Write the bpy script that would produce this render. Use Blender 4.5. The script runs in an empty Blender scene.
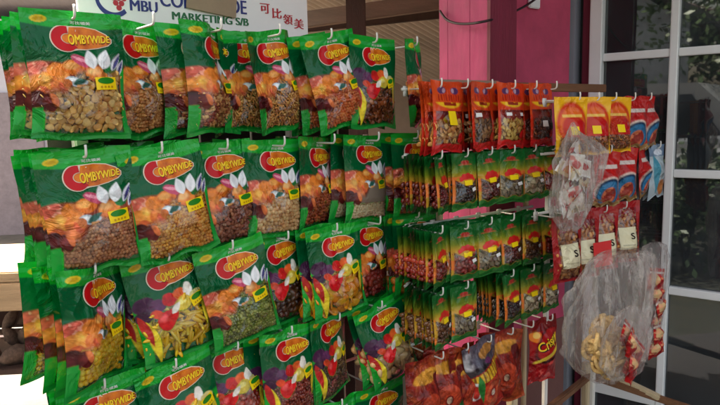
import bpy, bmesh, math, random
import numpy as np
from mathutils import Vector, Matrix, Euler
from mathutils.geometry import delaunay_2d_cdt

SC = bpy.context.scene
COL = SC.collection
CZ = 1.55                                   # camera height above the ground
R = math.radians

# ------------------------------------------------------------------ camera
F, PIT, ROL = 632.5, 0.1344, -0.0234
fw = Vector((0, math.cos(PIT), -math.sin(PIT)))
r0 = Vector((1, 0, 0)); u0 = r0.cross(fw)
cr = r0 * math.cos(ROL) + u0 * math.sin(ROL)
cu = -r0 * math.sin(ROL) + u0 * math.cos(ROL)
cam = bpy.data.cameras.new('camera'); co = bpy.data.objects.new('camera', cam); COL.objects.link(co)
M = Matrix((cr, cu, -fw)).transposed().to_4x4(); M.translation = (0, 0, CZ)
co.matrix_world = M
cam.sensor_width = 36; cam.lens = 36 * F / 720; cam.clip_start = 0.02; cam.clip_end = 500
SC.camera = co

def at(px, py, y):
    """world point seen at photo pixel (px, py) at depth y"""
    v = fw + cr * ((px - 360) / F) - cu * ((py - 202.5) / F)
    return Vector((0, 0, CZ)) + v * (y / v.y)

# ------------------------------------------------------------------ helpers
def lin(c):
    c = np.asarray(c, float) / 255
    return np.where(c <= .04045, c / 12.92, ((c + .055) / 1.055) ** 2.4)
def L4(c): return (*[float(x) for x in lin(c)], 1)

def tag(o, label=None, cat=None, group=None, kind=None):
    if label: o['label'] = label
    if cat: o['category'] = cat
    if group: o['group'] = group
    if kind: o['kind'] = kind
    return o
def link(name, me, parent=None):
    o = bpy.data.objects.new(name, me); COL.objects.link(o)
    if parent: o.parent = parent
    return o
def empty(name, loc=(0, 0, 0), rot=(0, 0, 0), label=None, cat=None, group=None):
    o = link(name, None); o.location = loc; o.rotation_euler = rot; o.empty_display_size = .02
    return tag(o, label, cat, group)

def mesh_np(name, V, polys, mats, smooth=True, colors=None, mi=None):
    """polys: list of int arrays (n,k)"""
    me = bpy.data.meshes.new(name)
    V = np.asarray(V, np.float32)
    me.vertices.add(len(V)); me.vertices.foreach_set('co', V.ravel())
    polys = [np.asarray(p, np.int32) for p in polys if len(p)]
    loops = np.concatenate([p.ravel() for p in polys])
    tot = np.concatenate([np.full(len(p), p.shape[1], np.int32) for p in polys])
    st = np.concatenate([[0], np.cumsum(tot)[:-1]]).astype(np.int32)
    me.loops.add(len(loops)); me.loops.foreach_set('vertex_index', loops)
    me.polygons.add(len(tot)); me.polygons.foreach_set('loop_start', st)
    if mi is not None: me.polygons.foreach_set('material_index', np.asarray(mi, np.int32))
    me.polygons.foreach_set('use_smooth', np.full(len(tot), smooth, bool))
    for m in (mats if isinstance(mats, (list, tuple)) else [mats]): me.materials.append(m)
    if colors is not None:
        a = me.color_attributes.new('Col', 'FLOAT_COLOR', 'POINT')
        a.data.foreach_set('color', np.asarray(colors, np.float32).ravel())
    me.update(calc_edges=True); me.validate()
    return me

class MB:
    """collects boxes, tubes and blobs into one mesh"""
    def __init__(s): s.v = []; s.f = []; s.m = []; s.n = 0
    def add(s, V, Fs, m=0):
        s.v.extend([tuple(x) for x in V]); s.f.extend([tuple(i + s.n for i in f) for f in Fs])
        s.m.extend([m] * len(Fs)); s.n += len(V)
    def box(s, c, size, rot=None, m=0, bev=0.0):
        bm = bmesh.new(); bmesh.ops.create_cube(bm, size=1)
        for v in bm.verts: v.co = Vector((v.co.x * size[0], v.co.y * size[1], v.co.z * size[2]))
        if bev: bmesh.ops.bevel(bm, geom=bm.edges[:], offset=bev, segments=2, affect='EDGES')
        mt = (rot if rot is not None else Matrix.Identity(3))
        bm.verts.index_update()
        s.add([mt @ v.co + Vector(c) for v in bm.verts], [[v.index for v in f.verts] for f in bm.faces], m); bm.free()
    def beam(s, a, b, w, h, m=0, bev=0.0, up=(0, 0, 1)):
        a = Vector(a); b = Vector(b); d = b - a; L = d.length; d.normalize()
        upv = Vector(up)
        if abs(d.dot(upv)) > .95: upv = Vector((0, 1, 0))
        x = d.cross(upv).normalized(); z = x.cross(d).normalized()
        s.box((a + b) / 2, (w, L, h), Matrix((x, d, z)).transposed(), m, bev)
    def tube(s, pts, r, n=8, m=0, cap=True):
        pts = [Vector(p) for p in pts]; k = len(pts); V = []; Fs = []
        prev = None
        for i, p in enumerate(pts):
            d = (pts[min(i + 1, k - 1)] - pts[max(i - 1, 0)]).normalized()
            if prev is None:
                x = d.orthogonal().normalized()
            else:
                x = (prev - d * prev.dot(d)).normalized()
            prev = x; y = d.cross(x)
            rr = r[i] if isinstance(r, (list, tuple)) else r
            for j in range(n):
                a = 2 * math.pi * j / n
                V.append(p + x * (math.cos(a) * rr) + y * (math.sin(a) * rr))
        for i in range(k - 1):
            for j in range(n):
                Fs.append((i * n + j, i * n + (j + 1) % n, (i + 1) * n + (j + 1) % n, (i + 1) * n + j))
        if cap: Fs.append(tuple(range(n - 1, -1, -1))); Fs.append(tuple((k - 1) * n + j for j in range(n)))
        s.add(V, Fs, m)
    def mesh(s, name, mats, smooth=False):
        me = bpy.data.meshes.new(name); me.from_pydata(s.v, [], s.f)
        for m in (mats if isinstance(mats, (list, tuple)) else [mats]): me.materials.append(m)
        me.polygons.foreach_set('material_index', s.m)
        me.polygons.foreach_set('use_smooth', [smooth] * len(s.f)); me.update()
        return me
    def build(s, name, mats, parent=None, smooth=False): return link(name, s.mesh(name, mats, smooth), parent)

# ------------------------------------------------------------------ materials
def nodes(name):
    m = bpy.data.materials.new(name); m.use_nodes = True; nt = m.node_tree; nt.nodes.clear()
    out = nt.nodes.new('ShaderNodeOutputMaterial')
    def N(t, **k):
        n = nt.nodes.new(t)
        for a, b in k.items():
            if a.startswith('i_'): n.inputs[a[2:].replace('_', ' ')].default_value = b
            else: setattr(n, a, b)
        return n
    def LK(a, b): nt.links.new(a, b)
    return m, N, LK, out

def mat(name, col, rough=.6, metal=0, var=.18, scale=12, bump=.15, bscale=60, stretch=None, spec=.5, col2=None, coat=0):
    m, N, LK, out = nodes(name)
    if name.startswith(('logo', 'badge', 'print')): coat = .15; spec = .15
    p = N('ShaderNodeBsdfPrincipled'); p.inputs['Roughness'].default_value = rough; p.inputs['Coat Roughness'].default_value = .06; p.inputs['Metallic'].default_value = metal
    p.inputs['Specular IOR Level'].default_value = spec; p.inputs['Coat Weight'].default_value = coat
    tc = N('ShaderNodeTexCoord'); mp = N('ShaderNodeMapping'); LK(tc.outputs['Object'], mp.inputs['Vector'])
    if stretch: mp.inputs['Scale'].default_value = stretch
    n1 = N('ShaderNodeTexNoise', i_Scale=scale, i_Detail=8.0, i_Roughness=.65); LK(mp.outputs[0], n1.inputs['Vector'])
    mx = N('ShaderNodeMix', data_type='RGBA'); c = lin(col)
    a = np.clip(c * (1 - var), 0, 1); b = np.clip(c * (1 + var), 0, 1) if col2 is None else lin(col2)
    mx.inputs['A'].default_value = (*a, 1); mx.inputs['B'].default_value = (*b, 1)
    cr_ = N('ShaderNodeMapRange', i_From_Min=.3, i_From_Max=.7); LK(n1.outputs[0], cr_.inputs[0]); LK(cr_.outputs[0], mx.inputs['Factor'])
    LK(mx.outputs['Result'], p.inputs['Base Color'])
    if bump:
        n2 = N('ShaderNodeTexNoise', i_Scale=bscale, i_Detail=6.0); LK(mp.outputs[0], n2.inputs['Vector'])
        bp = N('ShaderNodeBump', i_Strength=bump, i_Distance=.01); LK(n2.outputs[0], bp.inputs['Height']); LK(bp.outputs[0], p.inputs['Normal'])
    LK(p.outputs[0], out.inputs[0]); return m

def film_mat(name, rough=.25, bump=.35, clear_gloss=.16, milk=0.0):
    """printed plastic film: colour and opacity of the print from the Col attribute, clear where it is not printed"""
    m, N, LK, out = nodes(name)
    at_ = N('ShaderNodeAttribute', attribute_name='Col')
    oi = N('ShaderNodeObjectInfo'); tc = N('ShaderNodeTexCoord')
    cmb = N('ShaderNodeVectorMath', operation='MULTIPLY_ADD'); cmb.inputs[1].default_value = (1, 1, 1)
    sc_ = N('ShaderNodeVectorMath', operation='SCALE'); sc_.inputs[0].default_value = (3.1, 5.7, 2.3)
    LK(oi.outputs['Random'], sc_.inputs['Scale']); LK(tc.outputs['Object'], cmb.inputs[0]); LK(sc_.outputs[0], cmb.inputs[2])
    n1 = N('ShaderNodeTexNoise', i_Scale=15.0, i_Detail=4.0, i_Roughness=.5, i_Distortion=1.6); LK(cmb.outputs[0], n1.inputs['Vector'])
    v1 = N('ShaderNodeTexVoronoi', i_Scale=38.0, feature='F1'); 
    dv = N('ShaderNodeVectorMath', operation='MULTIPLY_ADD'); dv.inputs[1].default_value = (.03, .03, .03)
    LK(n1.outputs['Color'], dv.inputs[0]); LK(cmb.outputs[0], dv.inputs[2]); LK(dv.outputs[0], v1.inputs['Vector'])
    ad = N('ShaderNodeMath', operation='MULTIPLY_ADD'); ad.inputs[1].default_value = .45
    LK(v1.outputs['Distance'], ad.inputs[0]); LK(n1.outputs[0], ad.inputs[2])
    bp = N('ShaderNodeBump', i_Strength=.6, i_Distance=.024); LK(ad.outputs[0], bp.inputs['Height'])
    mk = N('ShaderNodeTexNoise', i_Scale=9.0, i_Detail=2.0); LK(cmb.outputs[0], mk.inputs['Vector'])
    mkr = N('ShaderNodeMapRange', i_From_Min=.42, i_From_Max=.68, i_To_Min=.10, i_To_Max=1.0); LK(mk.outputs[0], mkr.inputs[0]); LK(mkr.outputs[0], bp.inputs['Strength'])
    p = N('ShaderNodeBsdfPrincipled'); p.inputs['Roughness'].default_value = rough + .1
    p.inputs['Coat Weight'].default_value = .42; p.inputs['Coat Roughness'].default_value = .03; p.inputs['Specular IOR Level'].default_value = .08
    LK(at_.outputs['Color'], p.inputs['Base Color']); LK(bp.outputs[0], p.inputs['Normal']); LK(bp.outputs[0], p.inputs['Coat Normal'])
    tr = N('ShaderNodeBsdfTransparent'); gl = N('ShaderNodeBsdfGlossy', i_Roughness=rough * .6); LK(bp.outputs[0], gl.inputs['Normal'])
    fr = N('ShaderNodeLayerWeight', i_Blend=.25); LK(bp.outputs[0], fr.inputs['Normal'])
    ma = N('ShaderNodeMath', operation='MULTIPLY_ADD', use_clamp=True); ma.inputs[1].default_value = .8; ma.inputs[2].default_value = clear_gloss * .4
    LK(fr.outputs['Fresnel'], ma.inputs[0])
    mc = N('ShaderNodeMixShader'); LK(ma.outputs[0], mc.inputs[0]); LK(tr.outputs[0], mc.inputs[1]); LK(gl.outputs[0], mc.inputs[2])
    fin = N('ShaderNodeMixShader'); LK(at_.outputs['Alpha'], fin.inputs[0]); LK(mc.outputs[0], fin.inputs[1]); LK(p.outputs[0], fin.inputs[2])
    LK(fin.outputs[0], out.inputs[0]); return m

def attr_mat(name, rough=.5, coat=0.0, bump=.2, bscale=350):
    m, N, LK, out = nodes(name)
    a = N('ShaderNodeAttribute', attribute_name='Col'); p = N('ShaderNodeBsdfPrincipled')
    tc = N('ShaderNodeTexCoord'); n = N('ShaderNodeTexNoise', i_Scale=float(bscale), i_Detail=4.0); LK(tc.outputs['Object'], n.inputs['Vector'])
    mx = N('ShaderNodeMix', data_type='RGBA', blend_type='MULTIPLY'); mx.inputs['Factor'].default_value = .5
    LK(a.outputs['Color'], mx.inputs['A'])
    mr = N('ShaderNodeMapRange', i_To_Min=.45, i_To_Max=1.4); LK(n.outputs[0], mr.inputs[0]); LK(mr.outputs[0], mx.inputs['B'])
    LK(mx.outputs['Result'], p.inputs['Base Color'])
    b = N('ShaderNodeBump', i_Strength=bump, i_Distance=.001); LK(n.outputs[0], b.inputs['Height']); LK(b.outputs[0], p.inputs['Normal'])
    p.inputs['Roughness'].default_value = rough; p.inputs['Coat Weight'].default_value = coat; p.inputs['Coat Roughness'].default_value = .1
    LK(p.outputs[0], out.inputs[0]); return m

def bag_mat(name, milk=.10, tint=(235, 232, 232)):
    m, N, LK, out = nodes(name)
    tc = N('ShaderNodeTexCoord'); mp = N('ShaderNodeMapping'); mp.inputs['Scale'].default_value = (1, 1, .35); LK(tc.outputs['Object'], mp.inputs['Vector'])
    n1 = N('ShaderNodeTexNoise', i_Scale=24.0, i_Detail=6.0, i_Roughness=.6, i_Distortion=2.0); LK(mp.outputs[0], n1.inputs['Vector'])
    n2 = N('ShaderNodeTexNoise', i_Scale=60.0, i_Detail=3.0, i_Distortion=1.0); LK(tc.outputs['Object'], n2.inputs['Vector'])
    ab = N('ShaderNodeMath', operation='MULTIPLY_ADD'); ab.inputs[1].default_value = .35; LK(n2.outputs[0], ab.inputs[0]); LK(n1.outputs[0], ab.inputs[2])
    bp = N('ShaderNodeBump', i_Strength=1.0, i_Distance=.02); LK(ab.outputs[0], bp.inputs['Height'])
    tr = N('ShaderNodeBsdfTransparent'); gl = N('ShaderNodeBsdfGlossy', i_Roughness=.07); LK(bp.outputs[0], gl.inputs['Normal'])
    tl = N('ShaderNodeBsdfTranslucent'); df = N('ShaderNodeBsdfDiffuse'); 
    for q in (tl, df): q.inputs['Color'].default_value = L4(tint); LK(bp.outputs[0], q.inputs['Normal'])
    md = N('ShaderNodeMixShader'); md.inputs[0].default_value = .5; LK(tl.outputs[0], md.inputs[1]); LK(df.outputs[0], md.inputs[2])
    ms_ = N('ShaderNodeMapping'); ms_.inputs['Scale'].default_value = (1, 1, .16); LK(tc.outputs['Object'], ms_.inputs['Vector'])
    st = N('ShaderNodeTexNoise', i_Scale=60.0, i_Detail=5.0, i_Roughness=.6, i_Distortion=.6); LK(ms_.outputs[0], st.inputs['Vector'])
    sr = N('ShaderNodeMapRange', i_From_Min=.5, i_From_Max=.72, i_To_Min=milk * .35, i_To_Max=milk * 1.9); LK(st.outputs[0], sr.inputs[0])  # streaky crease whitening, also painted in for the bright streak highlights
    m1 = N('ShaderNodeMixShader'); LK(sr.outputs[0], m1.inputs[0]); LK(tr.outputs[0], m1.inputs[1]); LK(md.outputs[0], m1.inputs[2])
    fr = N('ShaderNodeLayerWeight', i_Blend=.3); LK(bp.outputs[0], fr.inputs['Normal'])
    fm = N('ShaderNodeMath', operation='MULTIPLY_ADD', use_clamp=True); fm.inputs[1].default_value = .32; fm.inputs[2].default_value = .03; LK(fr.outputs['Fresnel'], fm.inputs[0])
    m2 = N('ShaderNodeMixShader'); LK(fm.outputs[0], m2.inputs[0]); LK(m1.outputs[0], m2.inputs[1]); LK(gl.outputs[0], m2.inputs[2])
    LK(m2.outputs[0], out.inputs[0]); return m

MF = film_mat('printed_film')
MFILL = attr_mat('filling_nuts', .45)
MFRUIT = attr_mat('filling_fruit', .3, .4)
MCREAM = mat('logo_outline', (234, 214, 190), .35, var=.03, bump=0)
MRED = mat('logo_red', (190, 14, 20), .3, var=.06, bump=0)
MORG = mat('logo_orange', (214, 92, 18), .3, scale=45, col2=(244, 140, 40), var=.3, bump=0)
MYEL = mat('logo_yellow', (250, 208, 40), .35, var=.04, bump=0)
MDRED = mat('logo_shadow', (96, 14, 16), .35, var=.04, bump=0)
MWHITE = mat('print_white', (236, 234, 228), .4, var=.03, bump=0)
MBLACK = mat('print_black', (20, 18, 20), .4, var=.03, bump=0)
MBADGE = mat('badge_yellow', (250, 214, 20), .35, var=.04, bump=0)
MBGREEN = mat('badge_green', (36, 128, 30), .35, var=.1, bump=0)
MWIRE = mat('white_wire', (226, 222, 214), .35, var=.06, bump=0, spec=.6)
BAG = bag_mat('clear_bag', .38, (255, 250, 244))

# ------------------------------------------------------------------ text outlines
_tc = {}
def text2d(body, bold=.0):
    """flat triangulated lettering: (verts (n,2) with height normalised to 1, faces)"""
    k = (body, bold)
    if k in _tc: return _tc[k]
    cu_ = bpy.data.curves.new('lettering', 'FONT'); cu_.body = body; cu_.offset = bold; cu_.resolution_u = 4
    o = bpy.data.objects.new('lettering', cu_); COL.objects.link(o)
    dg = bpy.context.evaluated_depsgraph_get(); dg.update()
    me = bpy.data.meshes.new_from_object(o.evaluated_get(dg))
    V = np.array([v.co[:2] for v in me.vertices]) if len(me.vertices) else np.zeros((3, 2)); Fs = [tuple(p.vertices) for p in me.polygons]
    bpy.data.objects.remove(o); bpy.data.curves.remove(cu_); bpy.data.meshes.remove(me)
    V = V - V.min(0); V = V / max(V[:, 1].max(), 1e-6)
    _tc[k] = (V, Fs); return _tc[k]

# ------------------------------------------------------------------ pouches
class Surf:
    def __init__(s, W, H, T, seed, top=.055, pow_=2.6, vmax=.72, wr=1.0, curl=0.0, fold=0.0):
        s.W, s.H, s.T, s.top, s.pow, s.vmax, s.curl, s.fold = W, H, T, top, pow_, vmax, curl, fold
        g = np.random.RandomState(seed)
        s.w = [(g.uniform(3, 16) * g.choice([-1, 1]), g.uniform(3, 16), g.uniform(0, 6.28), g.uniform(.3, 1)) for _ in range(9)]
        s.e = [(g.uniform(4, 14), g.uniform(0, 6.28), g.uniform(.3, 1)) for _ in range(4)]
        s.wr = wr; s.sk = g.uniform(-.25, .25)
    def thick(s, u, v):
        S = 1 - np.abs(2 * u - 1) ** s.pow
        a = np.clip((v - .07) / (s.vmax - .07), 0, 1); b = np.clip((.965 - v) / (.965 - s.vmax), 0, 1)
        P = (a * a * (3 - 2 * a)) * .85 + .15 * a; P = np.where(v > s.vmax, b ** .55, P)
        return s.T * np.clip(S, 0, 1) * P, np.clip(S, 0, 1), P
    def xyz(s, u, v, off=0.0, back=False):
        u = np.asarray(u, float); v = np.asarray(v, float)
        t, S, P = s.thick(u, v)
        wr = 0
        for kx, ky, ph, a in s.w:
            wr = wr + a * (1 - 2 * np.abs(np.sin(.5 * (kx * u + ky * v * 1.3 + ph + 1.2 * np.sin(2 * v + ph)))))
        wr = wr / 5 * .0022 * s.wr * np.clip(S * 2.5, .15, 1)
        du_, dv_ = (u - .5) * s.W, (v - s.top) * s.H; rd = np.hypot(du_, dv_); an = np.arctan2(dv_, du_)
        wr = wr + .0024 * s.wr * (1 - 2 * np.abs(np.sin(an * 4.5 + s.sk * 9 + 6 * rd / s.W))) * np.exp(-rd / (.32 * s.W)) * np.clip(rd / (.06 * s.W), 0, 1) * np.clip(v * 12, 0, 1)
        ed = 0
        for k, ph, a in s.e: ed = ed + a * np.sin(k * u + ph)
        ed = ed * .0022 * s.wr * (np.clip(1 - v * 6, 0, 1) + np.clip((v - .8) * 5, 0, 1))
        cur = s.curl * (2 * u - 1) ** 2 + s.fold * np.sin((u - .5) * 7.5) * (1 - .4 * v)
        if back: y = t * .35 - ed * .8 + .0006 - wr * .3 + cur
        else: y = -t - wr * np.clip(P + .35, 0, 1) - ed * .8 - off + cur
        x = (u - .5) * s.W * (1 - .07 * P * np.clip(s.T / .02, 0, 1.4)) + .004 * s.sk * np.sin(v * 5) * s.wr
        z = s.top * s.H - v * s.H + ed * 1.2 * np.clip(v * 3 - .3, -.3, 1)
        return np.stack([x, y, z], -1)

def grid_quads(nx, ny, o=0):
    i = np.arange(nx - 1)[None, :] + nx * np.arange(ny - 1)[:, None]; i = i.ravel() + o
    return np.stack([i, i + nx, i + nx + 1, i + 1], -1)

def pouch_mesh(name, s, paint, nx=110, ny=140, back=(14, 120, 52), backalpha=1.0):
    u, v = np.meshgrid(np.linspace(0, 1, nx), np.linspace(0, 1, ny))
    u = u.ravel(); v = v.ravel()
    C = paint(u, v)
    bx, by = max(nx // 3, 8), max(ny // 3, 8)
    ub, vb = np.meshgrid(np.linspace(0, 1, bx), np.linspace(0, 1, by)); ub = ub.ravel(); vb = vb.ravel()
    V = np.concatenate([s.xyz(u, v), s.xyz(ub, vb, back=True)])
    Cb = np.tile(np.array([*lin(back), backalpha]), (len(ub), 1))
    q1 = grid_quads(nx, ny); q2 = grid_quads(bx, by, nx * ny)[:, ::-1]
    return mesh_np(name, V, [q1, q2], MF, True, np.concatenate([C, Cb]))

def drape_poly(mb, s, pts, off, m=0, step=.05):
    """a filled outline in (u,v), laid on the front of a pouch"""
    pts = np.asarray(pts, float); n = len(pts)
    lo, hi = pts.min(0), pts.max(0)
    extra = [(x, y) for x in np.arange(lo[0] + step / 2, hi[0], step) for y in np.arange(lo[1] + step / 2, hi[1], step)]
    if extra:
        e = np.array(extra); e = e[inside(e[:, 0], e[:, 1], pts)]
    else: e = np.zeros((0, 2))
    vs = [Vector(p) for p in pts] + [Vector(p) for p in e]
    r = delaunay_2d_cdt(vs, [(i, (i + 1) % n) for i in range(n)], [], 1, 1e-6)
    P = np.array([tuple(v) for v in r[0]])
    mb.add(s.xyz(P[:, 0], P[:, 1], off).tolist(), [tuple(f)[::-1] if cross2(P, f) < 0 else tuple(f) for f in r[2]], m)
def cross2(P, f):
    a, b, c = P[f[0]], P[f[1]], P[f[2]]
    # (u right, v down): keep the winding that faces the viewer
    return -((b[0] - a[0]) * (c[1] - a[1]) - (b[1] - a[1]) * (c[0] - a[0]))
def drape_text(mb, s, body, u, v, w, h, off, m=0, bold=.0, slope=0.0, taper=1.0, arch=0.0, ctr=False):
    V, Fs = text2d(body, bold); wd = V[:, 0].max()
    x = V[:, 0] / wd; y = 1 - V[:, 1]
    hh = h * (1 + (taper - 1) * x)
    U = u + x * w; Vv = v + slope * x - arch * np.sin(x * math.pi) + (y - .5) * hh
    mb.add(s.xyz(U, Vv, off).tolist(), Fs, m)

def inside(x, y, poly):
    c = np.zeros(x.shape, bool); n = len(poly); j = n - 1
    for i in range(n):
        xi, yi = poly[i]; xj, yj = poly[j]
        hit = ((yi > y) != (yj > y)) & (x < (xj - xi) * (y - yi) / (yj - yi + 1e-12) + xi)
        c ^= hit; j = i
    return c

# painting of the print: arrays of linear colour + opacity
class Paint:
    def __init__(s, u, v, base, asp):
        s.u, s.v, s.asp = u, v, asp
        s.c = np.tile(np.array([*lin(base), 1.0]), (len(u), 1))
        s.wu, s.wv = u, v; nu, nv = s.noise(11, 5), s.noise(11, 6); s.wu = u + .030 * (nu - .5); s.wv = v + .022 * (nv - .5)
    def mix(s, k, col, a=None):
        k = np.clip(k, 0, 1)[:, None]; t = np.array([*lin(col), 1.0 if a is None else a])
        s.c = s.c * (1 - k) + t * k
    def clear(s, k): s.c[:, 3] *= 1 - np.clip(k, 0, 1)
    def ell(s, cx, cy, rx, ry, rot=0, soft=.14, warp=True):
        du = ((s.wu if warp else s.u) - cx) * s.asp; dv = (s.wv if warp else s.v) - cy; ca, sa = math.cos(R(rot)), math.sin(R(rot))
        x = (du * ca + dv * sa) / (rx * s.asp); y = (-du * sa + dv * ca) / ry
        return np.clip((1 - np.sqrt(x * x + y * y)) / soft + .5, 0, 1)
    def petal(s, x0, y0, x1, y1, w, soft=.2):
        """leaf shape from (x0,y0) to the tip (x1,y1)"""
        ax, ay = (x1 - x0) * s.asp, y1 - y0; L = math.hypot(ax, ay); du = (s.u - x0) * s.asp; dv = s.v - y0
        t = (du * ax + dv * ay) / L / L; d = np.abs(-du * ay + dv * ax) / L
        hw = w * np.clip(np.sin(np.clip(t, 0, 1) ** .8 * math.pi), 0, 1)
        return np.clip((hw - d) / (w * soft) + .5, 0, 1) * ((t > 0) & (t < 1))
    def mottle(s, k, amt=.5, seed=1):
        n = .5 * s.noise(13, seed) + .5 * s.noise(34, seed + 1); f = 1 + amt * (n - .5) * 2 * np.clip(k, 0, 1)
        s.c[:, :3] = np.clip(s.c[:, :3] * f[:, None], 0, .95)
    def noise(s, f, seed=0):
        g = np.random.RandomState(seed + 77); tot = 0; amp = 1; n = 0
        for o in range(3):
            L = g.rand(67, 67); x = s.u * s.asp * f * 2 ** o + 13.7 * o; y = s.v * f * 2 ** o + 5.1 * o
            xi = np.floor(x).astype(int); yi = np.floor(y).astype(int); a = x - xi; b = y - yi; a = a * a * (3 - 2 * a); b = b * b * (3 - 2 * b)
            q = lambda m, k: L[(xi + m) % 67, (yi + k) % 67]
            n = n + amp * ((q(0, 0) * (1 - a) + q(1, 0) * a) * (1 - b) + (q(0, 1) * (1 - a) + q(1, 1) * a) * b); tot += amp; amp *= .5
        return np.clip((n / tot - .5) * 1.7 + .5, 0, 1)
def ss(a, b, x): t = np.clip((x - a) / (b - a), 0, 1); return t * t * (3 - 2 * t)

def ground_green(P):
    u, v = P.u, P.v
    P.mix(ss(.105, .12, v - .03 * np.sin(u * 3.2)) * (1 - ss(.42, .46, v)), (0, 86, 44))
    P.mix((np.abs(v - .055 - .025 * np.sin(u * 3.1)) < .018) * .6, (60, 178, 90))
    P.mix(P.noise(1.5, 4) * .25 * (v < .4), (0, 120, 62))
    P.mix(P.ell(.17, .075, .08, .028, -4, .1, False), (226, 196, 40))
    P.mix(P.ell(.17, .075, .055, .014, -4, .3, False) * .5, (176, 132, 20))

def paint_nut(seed, win=.55, dark=0.0, wincol=None):
    def f(u, v):
        P = Paint(u, v, (24, 164, 46), .78); ground_green(P)
        nz = P.noise(5, seed)
        art = ss(.40, .43, v + .015 * np.sin(u * 9)) * (1 - ss(.945, .955, u)) * (1 - ss(.76, .79, v + .03 * np.sin(u * 30)))
        P.mix(art, (128, 52, 34)); P.mix(art * ss(.4, .8, nz), (188, 92, 46))
        P.mix(art * P.ell(.07, .45, .14, .06), (206, 92, 72)); P.mix(art * P.ell(.07, .45, .14, .06) * ss(.45, .6, P.noise(14, 3)), (238, 158, 128))
        g_ = np.random.RandomState(11)
        for cx, cy, rx, ry, rot, c in ((.06, .57, .09, .07, 20, (214, 122, 46)), (.15, .55, .07, .08, -20, (232, 150, 62)), (.24, .58, .07, .07, 30, (212, 110, 50)), (.10, .66, .08, .06, 0, (190, 84, 42)),
                                       (.05, .71, .10, .085, 25, (62, 14, 18)), (.17, .72, .075, .07, -30, (84, 22, 22)), (.24, .68, .07, .075, -20, (208, 108, 60)), (.31, .60, .06, .05, 10, (196, 84, 50)), (.30, .52, .07, .05, 0, (226, 136, 66))):
            k = art * P.ell(cx, cy, rx, ry, rot); P.mix(k, c); P.mix(art * P.ell(cx - .015, cy - .015, rx * .5, ry * .4, rot, .8) * .6, tuple(min(255, int(x * 1.25) + 14) for x in c))
        P.mix(P.ell(.26, .465, .10, .055), (226, 128, 48)); P.mix(P.ell(.42, .445, .11, .055), (216, 110, 32)); P.mix(P.ell(.40, .43, .07, .025, 0, .6), (240, 166, 84))
        P.mix(P.ell(.52, .39, .11, .042, 18), (196, 76, 106)); P.mix(P.petal(.43, .36, .62, .41, .014), (238, 150, 168))
        P.mix(P.ell(.66, .50, .12, .065), (226, 132, 58)); P.mix(P.ell(.63, .475, .07, .03, 0, .7), (248, 184, 118)); P.mix(P.ell(.57, .57, .07, .045), (206, 112, 60))
        P.mix(P.ell(.44, .555, .12, .040, 8), (176, 190, 196)); P.mix(P.ell(.40, .545, .05, .018, 8, .5), (236, 240, 240)); P.mix(P.petal(.40, .58, .58, .515, .026), (44, 96, 84)); P.mix(P.petal(.46, .60, .545, .60, .016), (70, 120, 90)); P.mix(P.ell(.345, .575, .05, .036, 0), (198, 108, 52)); P.mix(P.ell(.50, .60, .06, .028, 10), (214, 150, 92))
        P.mix(P.ell(.82, .44, .09, .05, -30), (24, 110, 52))
        P.mix(P.petal(.64, .45, .60, .30, .052), (238, 238, 238)); P.mix(P.petal(.74, .45, .80, .29, .056), (244, 244, 244))
        P.mix(P.petal(.64, .45, .60, .30, .02) * .4, (196, 204, 206)); P.mix(P.petal(.74, .45, .80, .29, .02) * .4, (200, 206, 208))
        P.mix(P.petal(.84, .46, .95, .31, .03), (222, 224, 232)); P.mix(P.petal(.86, .45, .95, .325, .016), (62, 60, 120)); P.mix(P.petal(.91, .50, .985, .36, .025), (220, 222, 232)); P.mix(P.petal(.92, .49, .98, .37, .012), (70, 66, 126))
        P.mix(ss(.74, .76, v + .05 * u) * (u < .10), (26, 146, 52)); P.mix((u > .945) * ss(.48, .53, v), (28, 150, 60))
        w = ss(.105, .125, u) * (1 - ss(.93, .945, u)) * ss(win - .03, win + .05, v + .20 * ss(.3, .5, u) - .10 + .03 * np.sin(u * 7)) * (1 - ss(.945, .955, v))
        P.mottle(art, .45, seed)
        w = w * (1 - P.ell(.17, .72, .075, .07, -30)) * (1 - P.ell(.44, .555, .12, .040, 8)) * (1 - P.ell(.66, .50, .12, .065))
        P.clear(w)
        if dark:                          # brown printed paper inside the window top
            P.mix(w * (1 - ss(.76, .78, v)), (128, 112, 98), 1.0)
        P.mix(ss(.952, .958, v) * .7, (20, 130, 50))
        return P.c
    return f

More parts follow.
